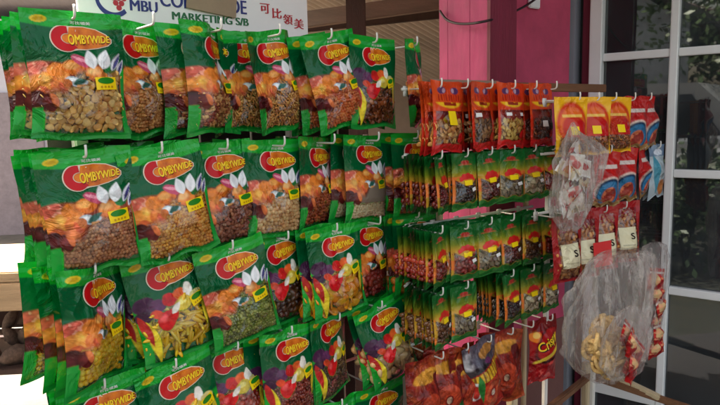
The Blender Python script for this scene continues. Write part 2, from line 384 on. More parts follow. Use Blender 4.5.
def paint_fruit(seed, strip=True):
    def f(u, v):
        P = Paint(u, v, (22, 160, 44), .78); ground_green(P)
        art = ss(.38, .42, v + .02 * np.sin(u * 8)) * (1 - ss(.60, .72, v - .1 * np.sin(u * 4)))
        w = ss(.10, .13, u) * (1 - ss(.92, .94, u)) * ss(.44, .5, v) * (1 - ss(.95, .957, v))
        P.clear(w)
        def put(k, c): P.mix(k, c, 1.0)
        put(P.ell(.14, .42, .13, .07), (70, 34, 66)); put(P.ell(.28, .45, .10, .055), (94, 48, 84)); put(P.ell(.10, .52, .10, .06), (58, 26, 52))
        put(P.ell(.44, .43, .09, .055), (196, 34, 32)); put(P.ell(.58, .41, .08, .06), (226, 96, 40)); put(P.ell(.70, .40, .06, .07, 20), (236, 228, 214))
        put(P.ell(.60, .50, .12, .065), (206, 178, 58)); put(P.ell(.80, .47, .10, .05), (204, 190, 120)); put(P.ell(.58, .48, .06, .025), (232, 216, 120))
        put(P.ell(.34, .60, .13, .085, -20), (196, 22, 28)); put(P.ell(.43, .57, .08, .07, 30), (206, 26, 30)); put(P.ell(.30, .575, .05, .03, -20, .8), (236, 84, 84)); put(P.ell(.24, .52, .07, .045), (214, 70, 40))
        put(P.petal(.42, .555, .56, .475, .03), (226, 218, 204))
        if strip:
            put(P.petal(.10, .56, .20, .98, .05), (236, 206, 48)); put(P.petal(.03, .50, .13, .80, .04), (190, 40, 36)); put(P.petal(.90, .50, .86, .78, .035), (232, 200, 50))
        P.mottle(v > .38, .4, seed)
        P.mix(ss(.80, .82, v) * (u < .10), (34, 150, 58)); P.mix((u > .935) * ss(.5, .53, v), (30, 150, 58))
        P.mix(ss(.952, .958, v), (24, 140, 54), 1.0)
        return P.c
    return f

_ico = {}
def ico(n):
    if n not in _ico:
        bm = bmesh.new(); bmesh.ops.create_icosphere(bm, subdivisions=n, radius=1)
        bm.verts.index_update()
        _ico[n] = (np.array([v.co[:] for v in bm.verts]), np.array([[v.index for v in f.verts] for f in bm.faces])); bm.free()
    return _ico[n]
def rotm(g, full=True, tilt=.6):
    if full:
        q = g.normal(size=4); q /= np.linalg.norm(q); w, x, y, z = q
        return np.array([[1 - 2 * (y * y + z * z), 2 * (x * y - z * w), 2 * (x * z + y * w)], [2 * (x * y + z * w), 1 - 2 * (x * x + z * z), 2 * (y * z - x * w)], [2 * (x * z - y * w), 2 * (y * z + x * w), 1 - 2 * (x * x + y * y)]])
    return np.array(Matrix.Rotation(g.normal() * tilt, 3, 'X') @ Matrix.Rotation(g.normal() * tilt, 3, 'Z') @ Matrix.Rotation(g.uniform(0, 6.28), 3, 'Y'))

def filling_mesh(name, s, seed, size, shape='ball', cols=((200, 150, 100),), u0=.09, u1=.95, v0=.47, v1=.945, packing=.86, layers=2, mt=None):
    g = np.random.RandomState(seed); IV, IF = ico(2)
    V = []; Fs = []; C = []; n = 0
    r = size / 2; stp = size * packing
    asp = {'ball': (1, 1, 1), 'nut': (1.25, .85, .85), 'chip': (1.25, .28, .95), 'strip': (2.6, .5, .62), 'bean': (1.5, .7, .95), 'seed': (1.5, .5, .7), 'ring': (1, 1, 1), 'slice': (1.5, .3, 1.1)}[shape]
    rowh = stp * (.87 if shape != 'strip' else .6)
    for lay in range(layers):
        z = v0 * s.H + (lay * .5) * rowh; k = 0
        while z < v1 * s.H - r * .6:
            x = u0 * s.W + (k % 2) * stp / 2 + g.uniform(-.2, .2) * stp; k += 1
            while x < u1 * s.W:
                uu = (x + g.normal() * .10 * stp) / s.W; vv = (z + g.normal() * .14 * stp) / s.H
                uu = min(max(uu, u0 + .02), u1 - .02); vv = min(vv, v1 - r * .7 / s.H)
                sc = g.uniform(.82, 1.14)
                p = s.xyz(uu, vv); t = s.thick(uu, vv)[0]
                T = IV.copy()
                if shape in ('chip', 'strip', 'bean', 'slice'): T[:, 2] += (.25 if shape != 'bean' else .35) * T[:, 0] ** 2 - .12
                T = T * np.array(asp) * (1 + .12 * np.sin(IV @ g.normal(size=3) * 2.5 + g.uniform(0, 6))[:, None])
                if shape == 'chip': T[:, 1] += g.uniform(-.35, .35) * IV[:, 0] ** 2
                T = T * r * sc @ rotm(g, shape in ('ball', 'nut'), .5).T
                ext = -T[:, 1].min()
                y = p[1] + ext + .0012 + lay * r * 1.3 + (abs(g.normal()) * .15 * r)
                T = T + np.array([p[0], y, p[2]])
                V.append(T); Fs.append(IF + n); n += len(T)
                c = lin(cols[g.randint(len(cols))]) * g.uniform(.75, 1.25) * np.array([1.28, 1.20, .86])
                c = c * min(1.0, .95 / c.max())
                C.append(np.tile(np.array([*np.clip(c, 0, .9), 1]), (len(T), 1)))
                x += stp * (1.9 if shape == 'strip' else 1.25 if shape in ('chip', 'slice', 'bean', 'seed') else 1)
            z += rowh
    return mesh_np(name, np.concatenate(V), [np.concatenate(Fs)], mt or MFILL, True, np.concatenate(C))

# the big green packets: pouch, filling, logo (> lettering), badge
def logo_meshes(s, du=0, dv=0):
    X = lambda x: .26 + (x - 250) / 465 * .60 + du
    Y = lambda y: .115 + (y - 125) / 205 * .205 + dv
    def pt(L): return [(X(a), Y(b)) for a, b in L]
    mb = MB(); n = 28
    pod = [(330, 128), (400, 128), (500, 126), (600, 140), (680, 176), (724, 216), (722, 246), (690, 272), (600, 298), (500, 314), (440, 316)]
    outl = pod[:]
    for k in range(15):
        a = R(62 + k * 13.2); outl.append((352 + 112 * math.cos(a), 230 + 108 * math.sin(a)))
    drape_poly(mb, s, pt(outl), .0010, 0, .035)
    inner = [(396, 137), (500, 133), (598, 147), (675, 182), (715, 218), (714, 243), (684, 266), (598, 291), (500, 307), (428, 306), (400, 262), (385, 220), (385, 180)]
    drape_poly(mb, s, pt(inner), .0016, 2, .035)
    ring = []
    for k in range(19):
        a = R(50 + k * 13.0); ring.append((353 + 103 * math.cos(a), 230 + 100 * math.sin(a)))
    ring[0] = (438, 296)
    for k in range(16, -1, -1):
        a = R(60 + k * 13.6); ring.append((374 + 52 * math.cos(a), 228 + 42 * math.sin(a)))
    drape_poly(mb, s, pt(ring), .0021, 1, .035)
    pit = [(376 + 46 * math.cos(R(a)), 228 + 36 * math.sin(R(a))) for a in range(0, 360, 18)]
    drape_poly(mb, s, pt(pit), .0019, 2, .035)
    logo = mb.mesh('logo', [MCREAM, MRED, MORG], True)
    tb = MB()
    drape_text(tb, s, 'OMBYWIDE', X(373), Y(235), .60 * 326 / 465, .082, .0029, 0, .0, Y(214) - Y(232), .62)
    drape_text(tb, s, 'OMBYWIDE', X(380), Y(244), .60 * 322 / 465, .085, .0026, 1, .0, Y(214) - Y(232), .62)
    drape_text(tb, s, 'OMBYWIDE', X(377), Y(238), .60 * 326 / 465, .082, .0031, 0, .0, Y(214) - Y(232), .62)
    drape_text(tb, s, '可比領美', X(410), Y(100), .20, .026, .0012, 2, .01)
    return logo, tb.mesh('lettering', [MYEL, MDRED, MWHITE], False)
def badge_mesh(s, u=.76, v=.565, w=.25, h=.105, rot=-3):
    mb = MB(); c, sn = math.cos(R(rot)), math.sin(R(rot))
    def q(x, y): return (u + x * c - y * sn * 1.2, v + x * sn * .8 + y * c)
    pts = [q(x, y) for x, y in ((-w / 2, -h / 2), (0, -h / 2), (w / 2, -h / 2), (w / 2, 0), (w / 2, h / 2), (0, h / 2), (-w / 2, h / 2), (-w / 2, 0))]
    drape_poly(mb, s, pts, .0012, 0, .05)
    drape_poly(mb, s, [q(w * .40 * math.cos(a), -h * .22 + h * .26 * math.sin(a)) for a in np.linspace(0, 6.28, 20)[:-1]], .0018, 1, .05)
    if 0: drape_poly(mb, s, [q(w * .30 * math.cos(a), -h * .22 + h * .07 * math.sin(a)) for a in np.linspace(0, 6.28, 14)[:-1]], .0023, 0, .05)
    for k in range(4): drape_poly(mb, s, [q(-w * .3 + k * w * .17 + x, h * .27 + y) for x, y in ((0, -.008), (w * .1, -.008), (w * .1, .008), (0, .008))], .0018, 2, .05)
    return mb.mesh('badge', [MBADGE, MBGREEN, mat('badge_ink', (196, 150, 20), .4, bump=0)], True)

AW, AH = .155, .202
VAR = {}
def big_variant(key, seed, kind, fill, art=None, T=.023, fold=0.0):
    s = Surf(AW, AH, T, seed, wr=1.15, fold=fold)
    pm = pouch_mesh('pouch', s, art or (paint_nut(seed) if kind == 'nut' else paint_fruit(seed)))
    fm = filling_mesh('filling', s, seed + 50, mt=MFRUIT if kind == 'fruit' else MFILL, **fill)
    lg, lt = logo_meshes(s)
    bd = badge_mesh(s, .76 if kind == 'nut' else .80, .565 if kind == 'nut' else .50, .25 if kind == 'nut' else .2, .10, -3 if kind == 'nut' else -12)
    VAR[key] = dict(pouch=pm, filling=fm, logo=lg, lettering=lt, badge=bd)

big_variant('chips', 1, 'nut', dict(size=.0125, shape='chip', cols=((226, 178, 110), (212, 160, 92), (236, 196, 132)), packing=.8), T=.026)
big_variant('tan', 2, 'nut', dict(size=.0072, shape='nut', cols=((196, 138, 92), (178, 118, 76), (206, 152, 104))))
big_variant('redskin', 3, 'nut', dict(size=.0080, shape='nut', cols=((150, 78, 52), (204, 150, 104), (124, 56, 40), (222, 178, 130))), fold=.012)
big_variant('seeds', 4, 'nut', dict(size=.0062, shape='seed', cols=((216, 166, 88), (196, 140, 70), (230, 190, 120))), fold=-.010)
big_variant('flakes', 5, 'nut', dict(size=.0066, shape='seed', cols=((206, 150, 90), (222, 172, 112), (180, 120, 70))), fold=-.010)
big_variant('orange', 6, 'nut', dict(size=.0085, shape='nut', cols=((206, 112, 66), (190, 92, 52), (220, 134, 84)), v0=.46))
big_variant('raisin', 7, 'fruit', dict(size=.011, shape='chip', cols=((124, 66, 40), (150, 84, 50), (94, 46, 30))))
big_variant('broken', 8, 'nut', dict(size=.012, shape='chip', cols=((160, 86, 48), (180, 104, 60), (120, 60, 36))), fold=.010)
big_variant('pink', 9, 'nut', dict(size=.0074, shape='ball', cols=((176, 120, 88), (158, 102, 74), (190, 136, 104))), paint_nut(9, .62))
big_variant('chickpea', 10, 'nut', dict(size=.0078, shape='ball', cols=((214, 152, 66), (198, 132, 50), (224, 168, 84))))
big_variant('purple', 11, 'nut', dict(size=.0100, shape='nut', cols=((140, 84, 68), (120, 66, 54), (160, 104, 84))))
big_variant('cream', 12, 'nut', dict(size=.0102, shape='ball', cols=((216, 178, 140), (204, 160, 122), (226, 192, 156))))
big_variant('rust', 13, 'nut', dict(size=.0090, shape='nut', cols=((160, 74, 40), (176, 92, 52), (140, 60, 34))))
big_variant('white', 14, 'nut', dict(size=.0085, shape='nut', cols=((226, 206, 190), (214, 188, 172), (236, 220, 208)), v0=.74), paint_nut(14, .6, dark=1.0))
big_variant('brick', 15, 'nut', dict(size=.0085, shape='nut', cols=((170, 88, 56), (150, 72, 46))))
big_variant('corn', 16, 'nut', dict(size=.0120, shape='ball', cols=((238, 196, 40), (228, 178, 30), (244, 212, 70))), fold=.007)
big_variant('mango_strip', 17, 'fruit', dict(size=.0150, shape='strip', cols=((242, 200, 36), (236, 186, 24), (248, 216, 70))))
big_variant('pea', 18, 'nut', dict(size=.0078, shape='ball', cols=((124, 138, 66), (104, 120, 54), (150, 158, 90))))
big_variant('plum', 19, 'fruit', dict(size=.0180, shape='nut', cols=((64, 34, 26), (82, 46, 30), (50, 26, 22))))
big_variant('peach', 30, 'fruit', dict(size=.0200, shape='slice', cols=((242, 160, 30), (236, 142, 20), (248, 184, 50))))
big_variant('date', 21, 'nut', dict(size=.0160, shape='nut', cols=((128, 34, 32), (110, 26, 28), (150, 50, 44))))
big_variant('apricot', 22, 'nut', dict(size=.0200, shape='ball', cols=((214, 126, 50), (196, 108, 40))))
big_variant('lemon', 23, 'fruit', dict(size=.0140, shape='strip', cols=((226, 190, 70), (210, 170, 50))))
big_variant('cherry', 24, 'fruit', dict(size=.0140, shape='ball', cols=((150, 36, 30), (176, 60, 40))))
big_variant('berry', 25, 'fruit', dict(size=.0095, shape='nut', cols=((138, 50, 38), (120, 40, 32), (156, 66, 48))))
big_variant('prune', 26, 'fruit', dict(size=.0090, shape='seed', cols=((96, 66, 46), (76, 50, 36), (120, 90, 64))))
big_variant('bean', 37, 'fruit', dict(size=.0240, shape='bean', cols=((222, 178, 136), (206, 158, 116), (232, 194, 156))), T=.03)
big_variant('papaya', 28, 'nut', dict(size=.0120, shape='nut', cols=((206, 116, 50), (190, 98, 42))))

def packet(kind, parts, loc, rot, label, group, name='snack_packet', cat='snack packet', stuff=('filling',)):
    t = empty(name, loc, rot, label, cat, group)
    sub = None
    for k, me in parts.items():
        k = k.split('~')[0]
        if k == 'lettering' and sub: o = link(k, me, sub)
        else: o = link(k, me, t)
        if k == 'logo': sub = o
        if k in stuff: o['kind'] = 'stuff'
    return t

# ------------------------------------------------------------------ the two peg racks
class Rack:
    def __init__(s, x, y, th, step): s.P = Vector((x, y, 0)); s.t = Vector((math.sin(th), math.cos(th), 0)); s.n = Vector((math.cos(th), -math.sin(th), 0)); s.step = step; s.rz = math.pi / 2 - th
    def pt(s, i, z, out=0.0): p = s.P + s.t * (s.step * i) + s.n * out; p.z = CZ + z; return p
RA = Rack(-.4398, 1.0215, .8594, .128); AZ = [.1651, -.0532, -.2456, -.4466, -.648]
RB = Rack(.1816, 1.3903, .9135, .0828); BZ = [.0604, -.0948, -.2622, -.4042, -.5551]

def hook_mesh(L, r=.0021):
    mb = MB(); pts = [(0, L, 0), (0, L * .5, -.001), (0, .006, -.001)]
    for a in (20, 45, 70, 90): pts.append((0, .006 - .008 * math.sin(R(a)) , -.001 + .008 * (1 - math.cos(R(a)))))
    pts += [(0, -.0022, .014), (0, -.0012, .019)]
    mb.tube(pts, r, 8); mb.box((0, L, -.004), (.016, .004, .024), bev=.001)
    return mb.mesh('hook', MWIRE, True)

ORD = ['', 'second', 'third', 'fourth', 'fifth', 'sixth', 'seventh', 'eighth', 'ninth', 'tenth', 'eleventh']
rnd = random.Random(5)

# (row, column): variant, how many, sway, yaw, tilt, words for the filling, sideways shift
A = {
 (0, 0): ('chips', 5, 0, 0, 3, 'thin beige crisps'),
 (0, 1): ('tan', 4, 2, 20, 2, 'tan roasted peanuts'),
 (0, 2): ('redskin', 4, 2, 26, 2, 'red and tan peanuts'),
 (0, 3): ('flakes', 4, -7, 20, 4, 'golden seeds'),
 (0, 4): ('orange', 3, -12, 4, 3, 'orange coated peanuts'),
 (0, 5): ('raisin', 3, 1, 6, 1, 'dark dried fruit'),
 (0, 6): ('broken', 1, -2, 34, 2, 'broken brown crisps'),
 (1, 0): ('pink', 5, -3, 0, 3, 'small round pinkish nuts'),
 (1, 1): ('chickpea', 4, -8, 0, 4, 'golden chickpeas'),
 (1, 2): ('purple', 3, -3, 6, 3, 'shiny purplish brown nuts'),
 (1, 3): ('cream', 3, 2, 6, 4, 'large cream coloured nuts'),
 (1, 4): ('rust', 3, 3, 24, 0, 'rust coloured nuts'),
 (1, 5): ('white', 3, 3, 8, 2, 'whitish nuts under brown paper'),
 (1, 6): ('brick', 2, 0, 0, 1, 'brick red nuts'),
 (2, 0): ('corn', 4, 4, 34, 2, 'round yellow corn balls'),
 (2, 1): ('mango_strip', 4, -8, 0, 5, 'bright yellow fruit strips'),
 (2, 2): ('pea', 3, -8, 0, 4, 'green peas'),
 (2, 3): ('plum', 3, -4, 14, 2, 'dark brown plums'),
 (2, 4): ('peach', 2, -2, 2, 4, 'orange peach slices'),
 (2, 5): ('date', 3, 3, 10, 2, 'dark red dates'),
 (2, 6): ('apricot', 2, 0, 0, 1, 'round dried apricots'),
 (3, 0): ('lemon', 3, 0, 4, 2, 'pale yellow peel strips'),
 (3, 1): ('mango_strip', 2, -9, 4, 4, 'yellow strips low on the second hook'),
 (3, 2): ('cherry', 3, -4, -4, 4, 'round red cherries'),
 (3, 3): ('berry', 3, 3, 8, 3, 'dried red berries'),
 (3, 4): ('prune', 2, 0, 22, 2, 'small dull brown seeds'),
 (3, 5): ('bean', 2, -13, 0, 6, 'large pale beans'),
 (3, 6): ('papaya', 2, 0, -6, 1, 'orange papaya pieces'),
 (4, 3): ('peach', 1, 0, 0, 2, 'orange fruit at the rack bottom'),
 (4, 4): ('cherry', 1, 0, 0, 2, 'red fruit at the rack bottom'),
 (4, 5): ('lemon', 1, 0, 0, 2, 'yellow fruit at the rack bottom'),
}
LA = .19
BACK = {(0, 1): .06, (0, 2): .03, (0, 3): .03, (1, 2): .02, (1, 3): .03, (1, 4): .05, (1, 5): .03, (2, 1): .02, (2, 3): .03, (2, 5): .03, (3, 2): .03, (3, 4): .03}
SPLAY = {(0, 2): .030, (0, 3): .034, (0, 4): .012, (0, 5): -.012, (2, 0): .006, (2, 1): .012, (1, 4): .012, (3, 4): .02, (0, 1): .016, (1, 1): .014, (1, 2): .014, (1, 3): .016, (1, 5): .014, (2, 2): .014, (2, 3): .012, (2, 4): .014, (3, 2): .016, (3, 3): .016}
rackA = empty('display_rack', RA.pt(3, -CZ + 0, -LA - .01), (0, 0, RA.rz), 'tall white wire display rack holding the big green packets', 'display rack')
inv = None
def rackpart(root, mb, name, m, smooth=False): return mb.build(name, m, root, smooth)
hkA = hook_mesh(LA)
def loc_of(rk, root, p):   # world point to the root's local space
    d = Vector(p) - root.location; return Vector((d.dot(rk.t), -d.dot(rk.n), d.z))
for sx in (-2.55, 1.3):
    mb = MB(); mb.box((sx * .128, .012, .87), (.025, .025, 1.70), bev=.003); mb.build('upright', MWIRE, rackA)
    mb = MB(); mb.box((sx * .128, -.06, .015), (.03, .4, .03), bev=.004); mb.build('foot', MWIRE, rackA)
for z in AZ:
    mb = MB(); mb.tube([(-3.15 * .128, 0, CZ + z), (3.1 * .128, 0, CZ + z)], .004); mb.build('crossbar', MWIRE, rackA, True)
mb = MB(); mb.box((-.01, .030, .88), (.74, .008, 1.58), bev=.002); mb.build('shade_backing', mat('shade_backing_dark', (44, 40, 36), .8, bump=.1), rackA)  # dark backing added to stand for the shade behind the packets
for i in range(-2, 3):
    mb = MB(); mb.tube([(i * .128 + .05, .008, .12), (i * .128 + .05, .008, CZ + .165)], .0025); mb.build('grid_wire', MWIRE, rackA, True)
for (r_, c), (var, cnt, sway, yaw, tilt, words) in A.items():
    p = RA.pt(c, AZ[r_])
    h = link('hook', hkA, rackA); h.location = loc_of(RA, rackA, p)
    parts = VAR[var]
    for k in range(cnt):
        q = RA.pt(c, AZ[r_], -.012 - BACK.get((r_, c), 0) - k * (.036 if cnt > 3 else .03)) + RA.t * (rnd.uniform(-.006, .006) * (1 if k else 0) - k * SPLAY.get((r_, c), 0))
        j = 0 if k == 0 else 1
        rot = (R(-tilt + rnd.uniform(-1.5, 1.5) * j + 1.0 * k), R(sway * (1 if k == 0 else .6) + rnd.uniform(-5, 5) * j), RA.rz + R(yaw + rnd.uniform(-9, 9) * j))
        lab = (f'front green packet of {words}' if cnt > 1 else f'lone green packet of {words}') if k == 0 else f'{ORD[k]} green packet back, behind the front packet of {words}'
        packet(var, parts, q, rot, lab, 'green packets on the big rack')

# ------------------------------------------------------------------ small packets on the middle rack
MFAN = mat('fan_red', (206, 30, 26), .35, var=.2, scale=60, bump=0)
def paint_small(seed, lo=(96, 150, 40)):
    def f(u, v):
        P = Paint(u, v, (14, 92, 36), .6); P.wu, P.wv = u, v
        P.mix(ss(.14, .40, v + .03 * np.sin(u * 20)), (126, 136, 34)); P.mix(ss(.30, .46, v), (196, 146, 44))
        P.mix(P.ell(.5, .16, .16, .035), (168, 50, 40)); P.mix(P.ell(.5, .2, .3, .012) * .6, (200, 90, 60))
        P.mix(ss(.38, .42, v) * (P.noise(6, seed) > .62), (230, 120, 50))
        w = ss(.05, .1, u) * (1 - ss(.9, .95, u)) * ss(.49, .53, v - .06 * np.cos((u - .5) * 6)) * (1 - ss(.86, .89, v + .02 * np.sin(u * 15)))
        P.clear(w)
        P.mix(ss(.86, .89, v + .02 * np.sin(u * 15)), (30, 100, 38), 1.0); P.mix(ss(.5, .9, P.noise(8, seed + 1)) * .6 * (v > .88), (76, 136, 56))
        return P.c
    return f
def small_badge(s):
    mb = MB()
    fan = [(.5 + .30 * math.cos(a) * (1 + .06 * math.cos(9 * a)), .475 - .125 * math.sin(a) * (1 + .06 * math.cos(9 * a))) for a in np.linspace(-.1, math.pi + .1, 26)]
    drape_poly(mb, s, fan, .0010, 0, .06)
    drape_poly(mb, s, [(.36, .475), (.66, .475), (.66, .56), (.36, .56)], .0014, 1, .06)
    drape_poly(mb, s, [(.62, .62), (.80, .60), (.83, .66), (.65, .68)], .0014, 2, .06)
    return mb.mesh('badge', [MFAN, MBADGE, MWHITE], True)
SV = {}
def small_variant(key, seed, cols, size=.011, shape='nut', W=.088, H=.130, T=.014):
    s = Surf(W, H, T, seed, wr=.9); 
    SV[key] = dict(pouch=pouch_mesh('pouch', s, paint_small(seed), 56, 84, (60, 140, 50)),
                   filling=filling_mesh('filling', s, seed, size, shape, cols, .08, .93, .5, .9, packing=.85, mt=MFRUIT), badge=small_badge(s))
small_variant('black', 41, ((30, 22, 22), (44, 30, 28)))
small_variant('maroon', 42, ((104, 26, 24), (84, 20, 20)))
small_variant('grey', 43, ((128, 112, 98), (104, 88, 76), (150, 136, 122)), .013, 'chip')
small_variant('redplum', 44, ((146, 34, 34), (120, 30, 30), (170, 60, 50)), .014)
small_variant('brown', 45, ((110, 70, 46), (88, 54, 36)), .012, 'nut')
small_variant('pale', 46, ((186, 172, 156), (160, 140, 124), (206, 196, 184)), .014, 'chip')
B = {
 (1, 0): ('maroon', 7, 'dark maroon plums', 24), (1, 1): ('black', 6, 'black plums', 0), (1, 2): ('maroon', 4, 'deep red plums with a white tag', 0),
 (1, 3): ('grey', 4, 'grey dried fruit', -10), (1, 4): ('pale', 4, 'pale sugared fruit', 0), (1, 5): ('redplum', 4, 'bright red fruit', 4),
 (2, 0): ('redplum', 8, 'red plums in a fanned stack', 22), (2, 1): ('redplum', 6, 'red plums below the black plums', -4), (2, 2): ('grey', 5, 'grey dried peel', -8),
 (2, 3): ('maroon', 5, 'maroon plums on the middle row', 0), (2, 4): ('brown', 4, 'brown dried fruit', 4), (2, 5): ('redplum', 4, 'red fruit beside the cream labels', 2),
 (3, 0): ('brown', 8, 'brown fruit in a fanned stack', 22), (3, 1): ('grey', 5, 'greyish fruit near the bottom', -6),
 (3, 3): ('black', 8, 'black fruit near the bottom', 16), (3, 4): ('pale', 5, 'pale fruit near the bottom', 0), (3, 5): ('pale', 4, 'white fruit by the big clear bag', 4),
}
LB = .115
MTAUPE = mat('taupe_timber', (150, 126, 108), .75, var=.15, scale=5, stretch=(1, 12, 12), bump=.2)
MBROWN = mat('brown_timber', (122, 82, 54), .7, var=.25, scale=5, stretch=(1, 12, 12), bump=.25)
MCREAMW = mat('cream_timber', (206, 186, 150), .65, var=.1, scale=6, stretch=(8, 8, 1), bump=.15)
rackB = empty('hook_rack', RB.pt(3, -CZ, -LB - .01), (0, 0, RB.rz), 'middle hook rack of thin bars carrying the small packets', 'display rack')
hkB = hook_mesh(LB, .0019)
for i in (1.55, 5.7):
    mb = MB(); mb.box(loc_of(RB, rackB, RB.pt(i, -.74, -LB - .02)), (.014, .012, 1.52), bev=.002); mb.build('upright', MCREAMW, rackB)
for k, z in enumerate(BZ):
    mb = MB(); mb.tube([loc_of(RB, rackB, RB.pt(-.15, z, -LB)), loc_of(RB, rackB, RB.pt(5.75, z, -LB))], .004); mb.build('crossbar', MWIRE, rackB, True)
mb = MB(); mb.box(loc_of(RB, rackB, RB.pt(2.48, BZ[0] + .012, -LB - .006)), (3.0 * .0828, .014, .026), bev=.002); mb.build('timber_batten', MTAUPE, rackB)
mb = MB(); mb.box(loc_of(RB, rackB, RB.pt(7.55, BZ[0] + .010, -LB - .006)), (5.1 * .0828, .014, .024), bev=.002); mb.build('timber_batten', MBROWN, rackB)
for r_ in range(5):
    for c in range(0, 6):
        if (r_, c) in ((3, 2),): continue
        h = link('hook', hkB, rackB); h.location = loc_of(RB, rackB, RB.pt(c, BZ[r_]))
for (r_, c), (var, cnt, words, yaw) in B.items():
    for k in range(cnt):
        q = RB.pt(c, BZ[r_], -.008 - k * .0145) + RB.t * rnd.uniform(-.005, .005)
        rot = (R(-2 + rnd.uniform(-2, 2)), R(rnd.uniform(-3, 3)), RB.rz + R(yaw + rnd.uniform(-7, 7)))
        lab = f'front small packet of {words}' if k == 0 else f'{ORD[k]} small packet back, behind the front packet of {words}'
        packet(var, SV[var], q, rot, lab, 'small green and yellow packets')

# top row: orange headed packets
def paint_orange(seed):
    def f(u, v):
        P = Paint(u, v, (206, 50, 24), .62); P.wu, P.wv = u, v
        P.mix(P.noise(2, seed) * .6 * (v < .5), (228, 96, 34))
        P.mix(P.ell(.28, .13, .13, .05), (96, 60, 104)); P.mix(P.ell(.70, .13, .13, .05), (86, 54, 100)); P.mix(P.ell(.34, .13, .05, .035), (186, 150, 170)); P.mix(P.ell(.64, .13, .05, .035), (186, 150, 170))
        for k in range(9): P.mix(((np.abs(u - .18 - k * .08) < .014) & (v > .19) & (v < .27)) * .8, (150, 18, 18))
        P.mix(P.ell(.5, .25, .45, .13) * ss(.29, .30, v), (240, 184, 36)); P.mix(((np.abs(u - .5) < .2) & (np.abs(v - .325) < .022)) * (P.noise(14, 2) > .3), (150, 40, 20))
        w = ss(.04, .07, u) * (1 - ss(.93, .96, u)) * ss(.41, .43, v) * (1 - ss(.88, .9, v)); P.clear(w)
        P.mix(ss(.88, .9, v), (196, 30, 30), 1.0)
        P.mix(P.ell(.80, .80, .14, .075), (196, 26, 26), 1.0)
        return P.c
    return f
def sticker_mesh(s, quads, mats):
    mb = MB()
    for (u, v, w, h, m) in quads: drape_poly(mb, s, [(u, v), (u + w, v), (u + w, v + h), (u, v + h)], .0012, m, .06)
    return mb.mesh('sticker', mats, True)
OV = {}
for key, seed, cols, st in (('pop', 61, ((206, 150, 90), (186, 124, 70), (224, 178, 120)), [(.36, .42, .26, .2, 0)]), ('popb', 62, ((120, 86, 60), (150, 110, 76), (96, 66, 50)), [(.1, .46, .18, .06, 1)]),
                            ('popc', 63, ((196, 156, 80), (170, 120, 60), (214, 180, 110)), [(.70, .46, .16, .05, 1), (.2, .46, .16, .05, 1)]), ('popd', 64, ((104, 46, 40), (150, 90, 70), (70, 34, 32)), [(.3, .6, .22, .1, 1), (.62, .64, .2, .1, 2)])):
    s = Surf(.116, .155, .018, seed, wr=1.0)
    OV[key] = dict(pouch=pouch_mesh('pouch', s, paint_orange(seed), 60, 90, (190, 50, 30)), filling=filling_mesh('filling', s, seed, .012, 'chip', cols, .06, .95, .58, .9, packing=.8), **{f'sticker~{q}': sticker_mesh(s, [x], [MBADGE, MWHITE, MBLACK]) for q, x in enumerate(st)})
for c, var, cnt, yaw, words in ((0.35, 'pop', 3, 4, 'tan crisps and a yellow sticker'), (1.65, 'popb', 4, 22, 'dull brown crisps, turned sideways'), (2.95, 'popc', 3, 2, 'golden crisps'), (4.35, 'popd', 3, 2, 'dark red crisps with white stickers')):
    for k in range(cnt):
        q = RB.pt(c, BZ[0] + .004, -.008 - k * .018)
        packet(var, OV[var], q, (R(-2 + rnd.uniform(-2, 2)), R(rnd.uniform(-2, 2)), RB.rz + R(yaw + rnd.uniform(-6, 6))),
               (f'front orange topped packet of {words}' if k == 0 else f'{ORD[k]} orange topped packet back, behind the one of {words}'), 'orange topped packets')

# bottom row: red crisp bags
def paint_ring(seed):
    def f(u, v):
        P = Paint(u, v, (150, 34, 26), .7)
        P.mix(ss(.33, .36, v + .12 * (u - .5)) * 0 + (v < .34 - .14 * (u - .5)), (44, 36, 40)); P.mix(P.noise(6, seed) * (v < .3), (96, 88, 100)); P.mix(P.ell(.12, .18, .16, .12, 20, .5) * P.noise(9, 4), (206, 200, 200)); P.mix(P.ell(.34, .25, .10, .07, 30, .5), (84, 80, 92)); P.mix(P.ell(.66, .16, .24, .06, -14), (176, 118, 56)); P.mix(P.ell(.6, .27, .1, .03), (104, 44, 90))
        band = np.abs(v - .42 + .14 * (u - .5)) < .065; P.mix(band * 1., (206, 160, 40)); P.mix(band * (np.sin(u * 62) > .15) * .8, (120, 60, 16))
        d = np.hypot((u - .56) * .72, v - .71)
        P.mix((np.abs(d - .15) < .075) * 1., (186, 62, 36)); P.mix((np.abs(d - .13) < .03) * .6, (220, 110, 70)); P.mix((d < .05) * 1., (206, 180, 160))
        P.mix(P.ell(.1, .6, .16, .12), (222, 214, 206)); P.mix(P.ell(.12, .62, .08, .09), (170, 40, 30)); P.mix(P.ell(.22, .9, .22, .07), (196, 60, 60)); P.mix(P.petal(.22, .4, .26, .8, .05), (40, 110, 46))
        P.mix(ss(.97, .975, v), (160, 40, 30)); P.mottle(v > 0, .6, seed); return P.c
    return f
def paint_crispy(u, v):
    P = Paint(u, v, (168, 18, 24), .7)
    P.mix(P.noise(5, 3) * .7 * (v > .55), (120, 8, 16)); P.mix((P.noise(9, 8) > .72) * (v > .55) * .8, (222, 84, 76)); P.mix(P.ell(.18, .26, .18, .09), (242, 130, 40)); P.mix(P.ell(.2, .24, .1, .05), (252, 200, 90))
    P.mix((v < .2) * .7, (96, 24, 22)); P.mix(P.ell(.56, .42, .5, .22, -30), (40, 12, 14)); P.mix(P.ell(.56, .40, .46, .18, -30), (176, 24, 22)); P.mix(P.ell(.5, .55, .45, .035, -22), (226, 196, 60))
    return P.c
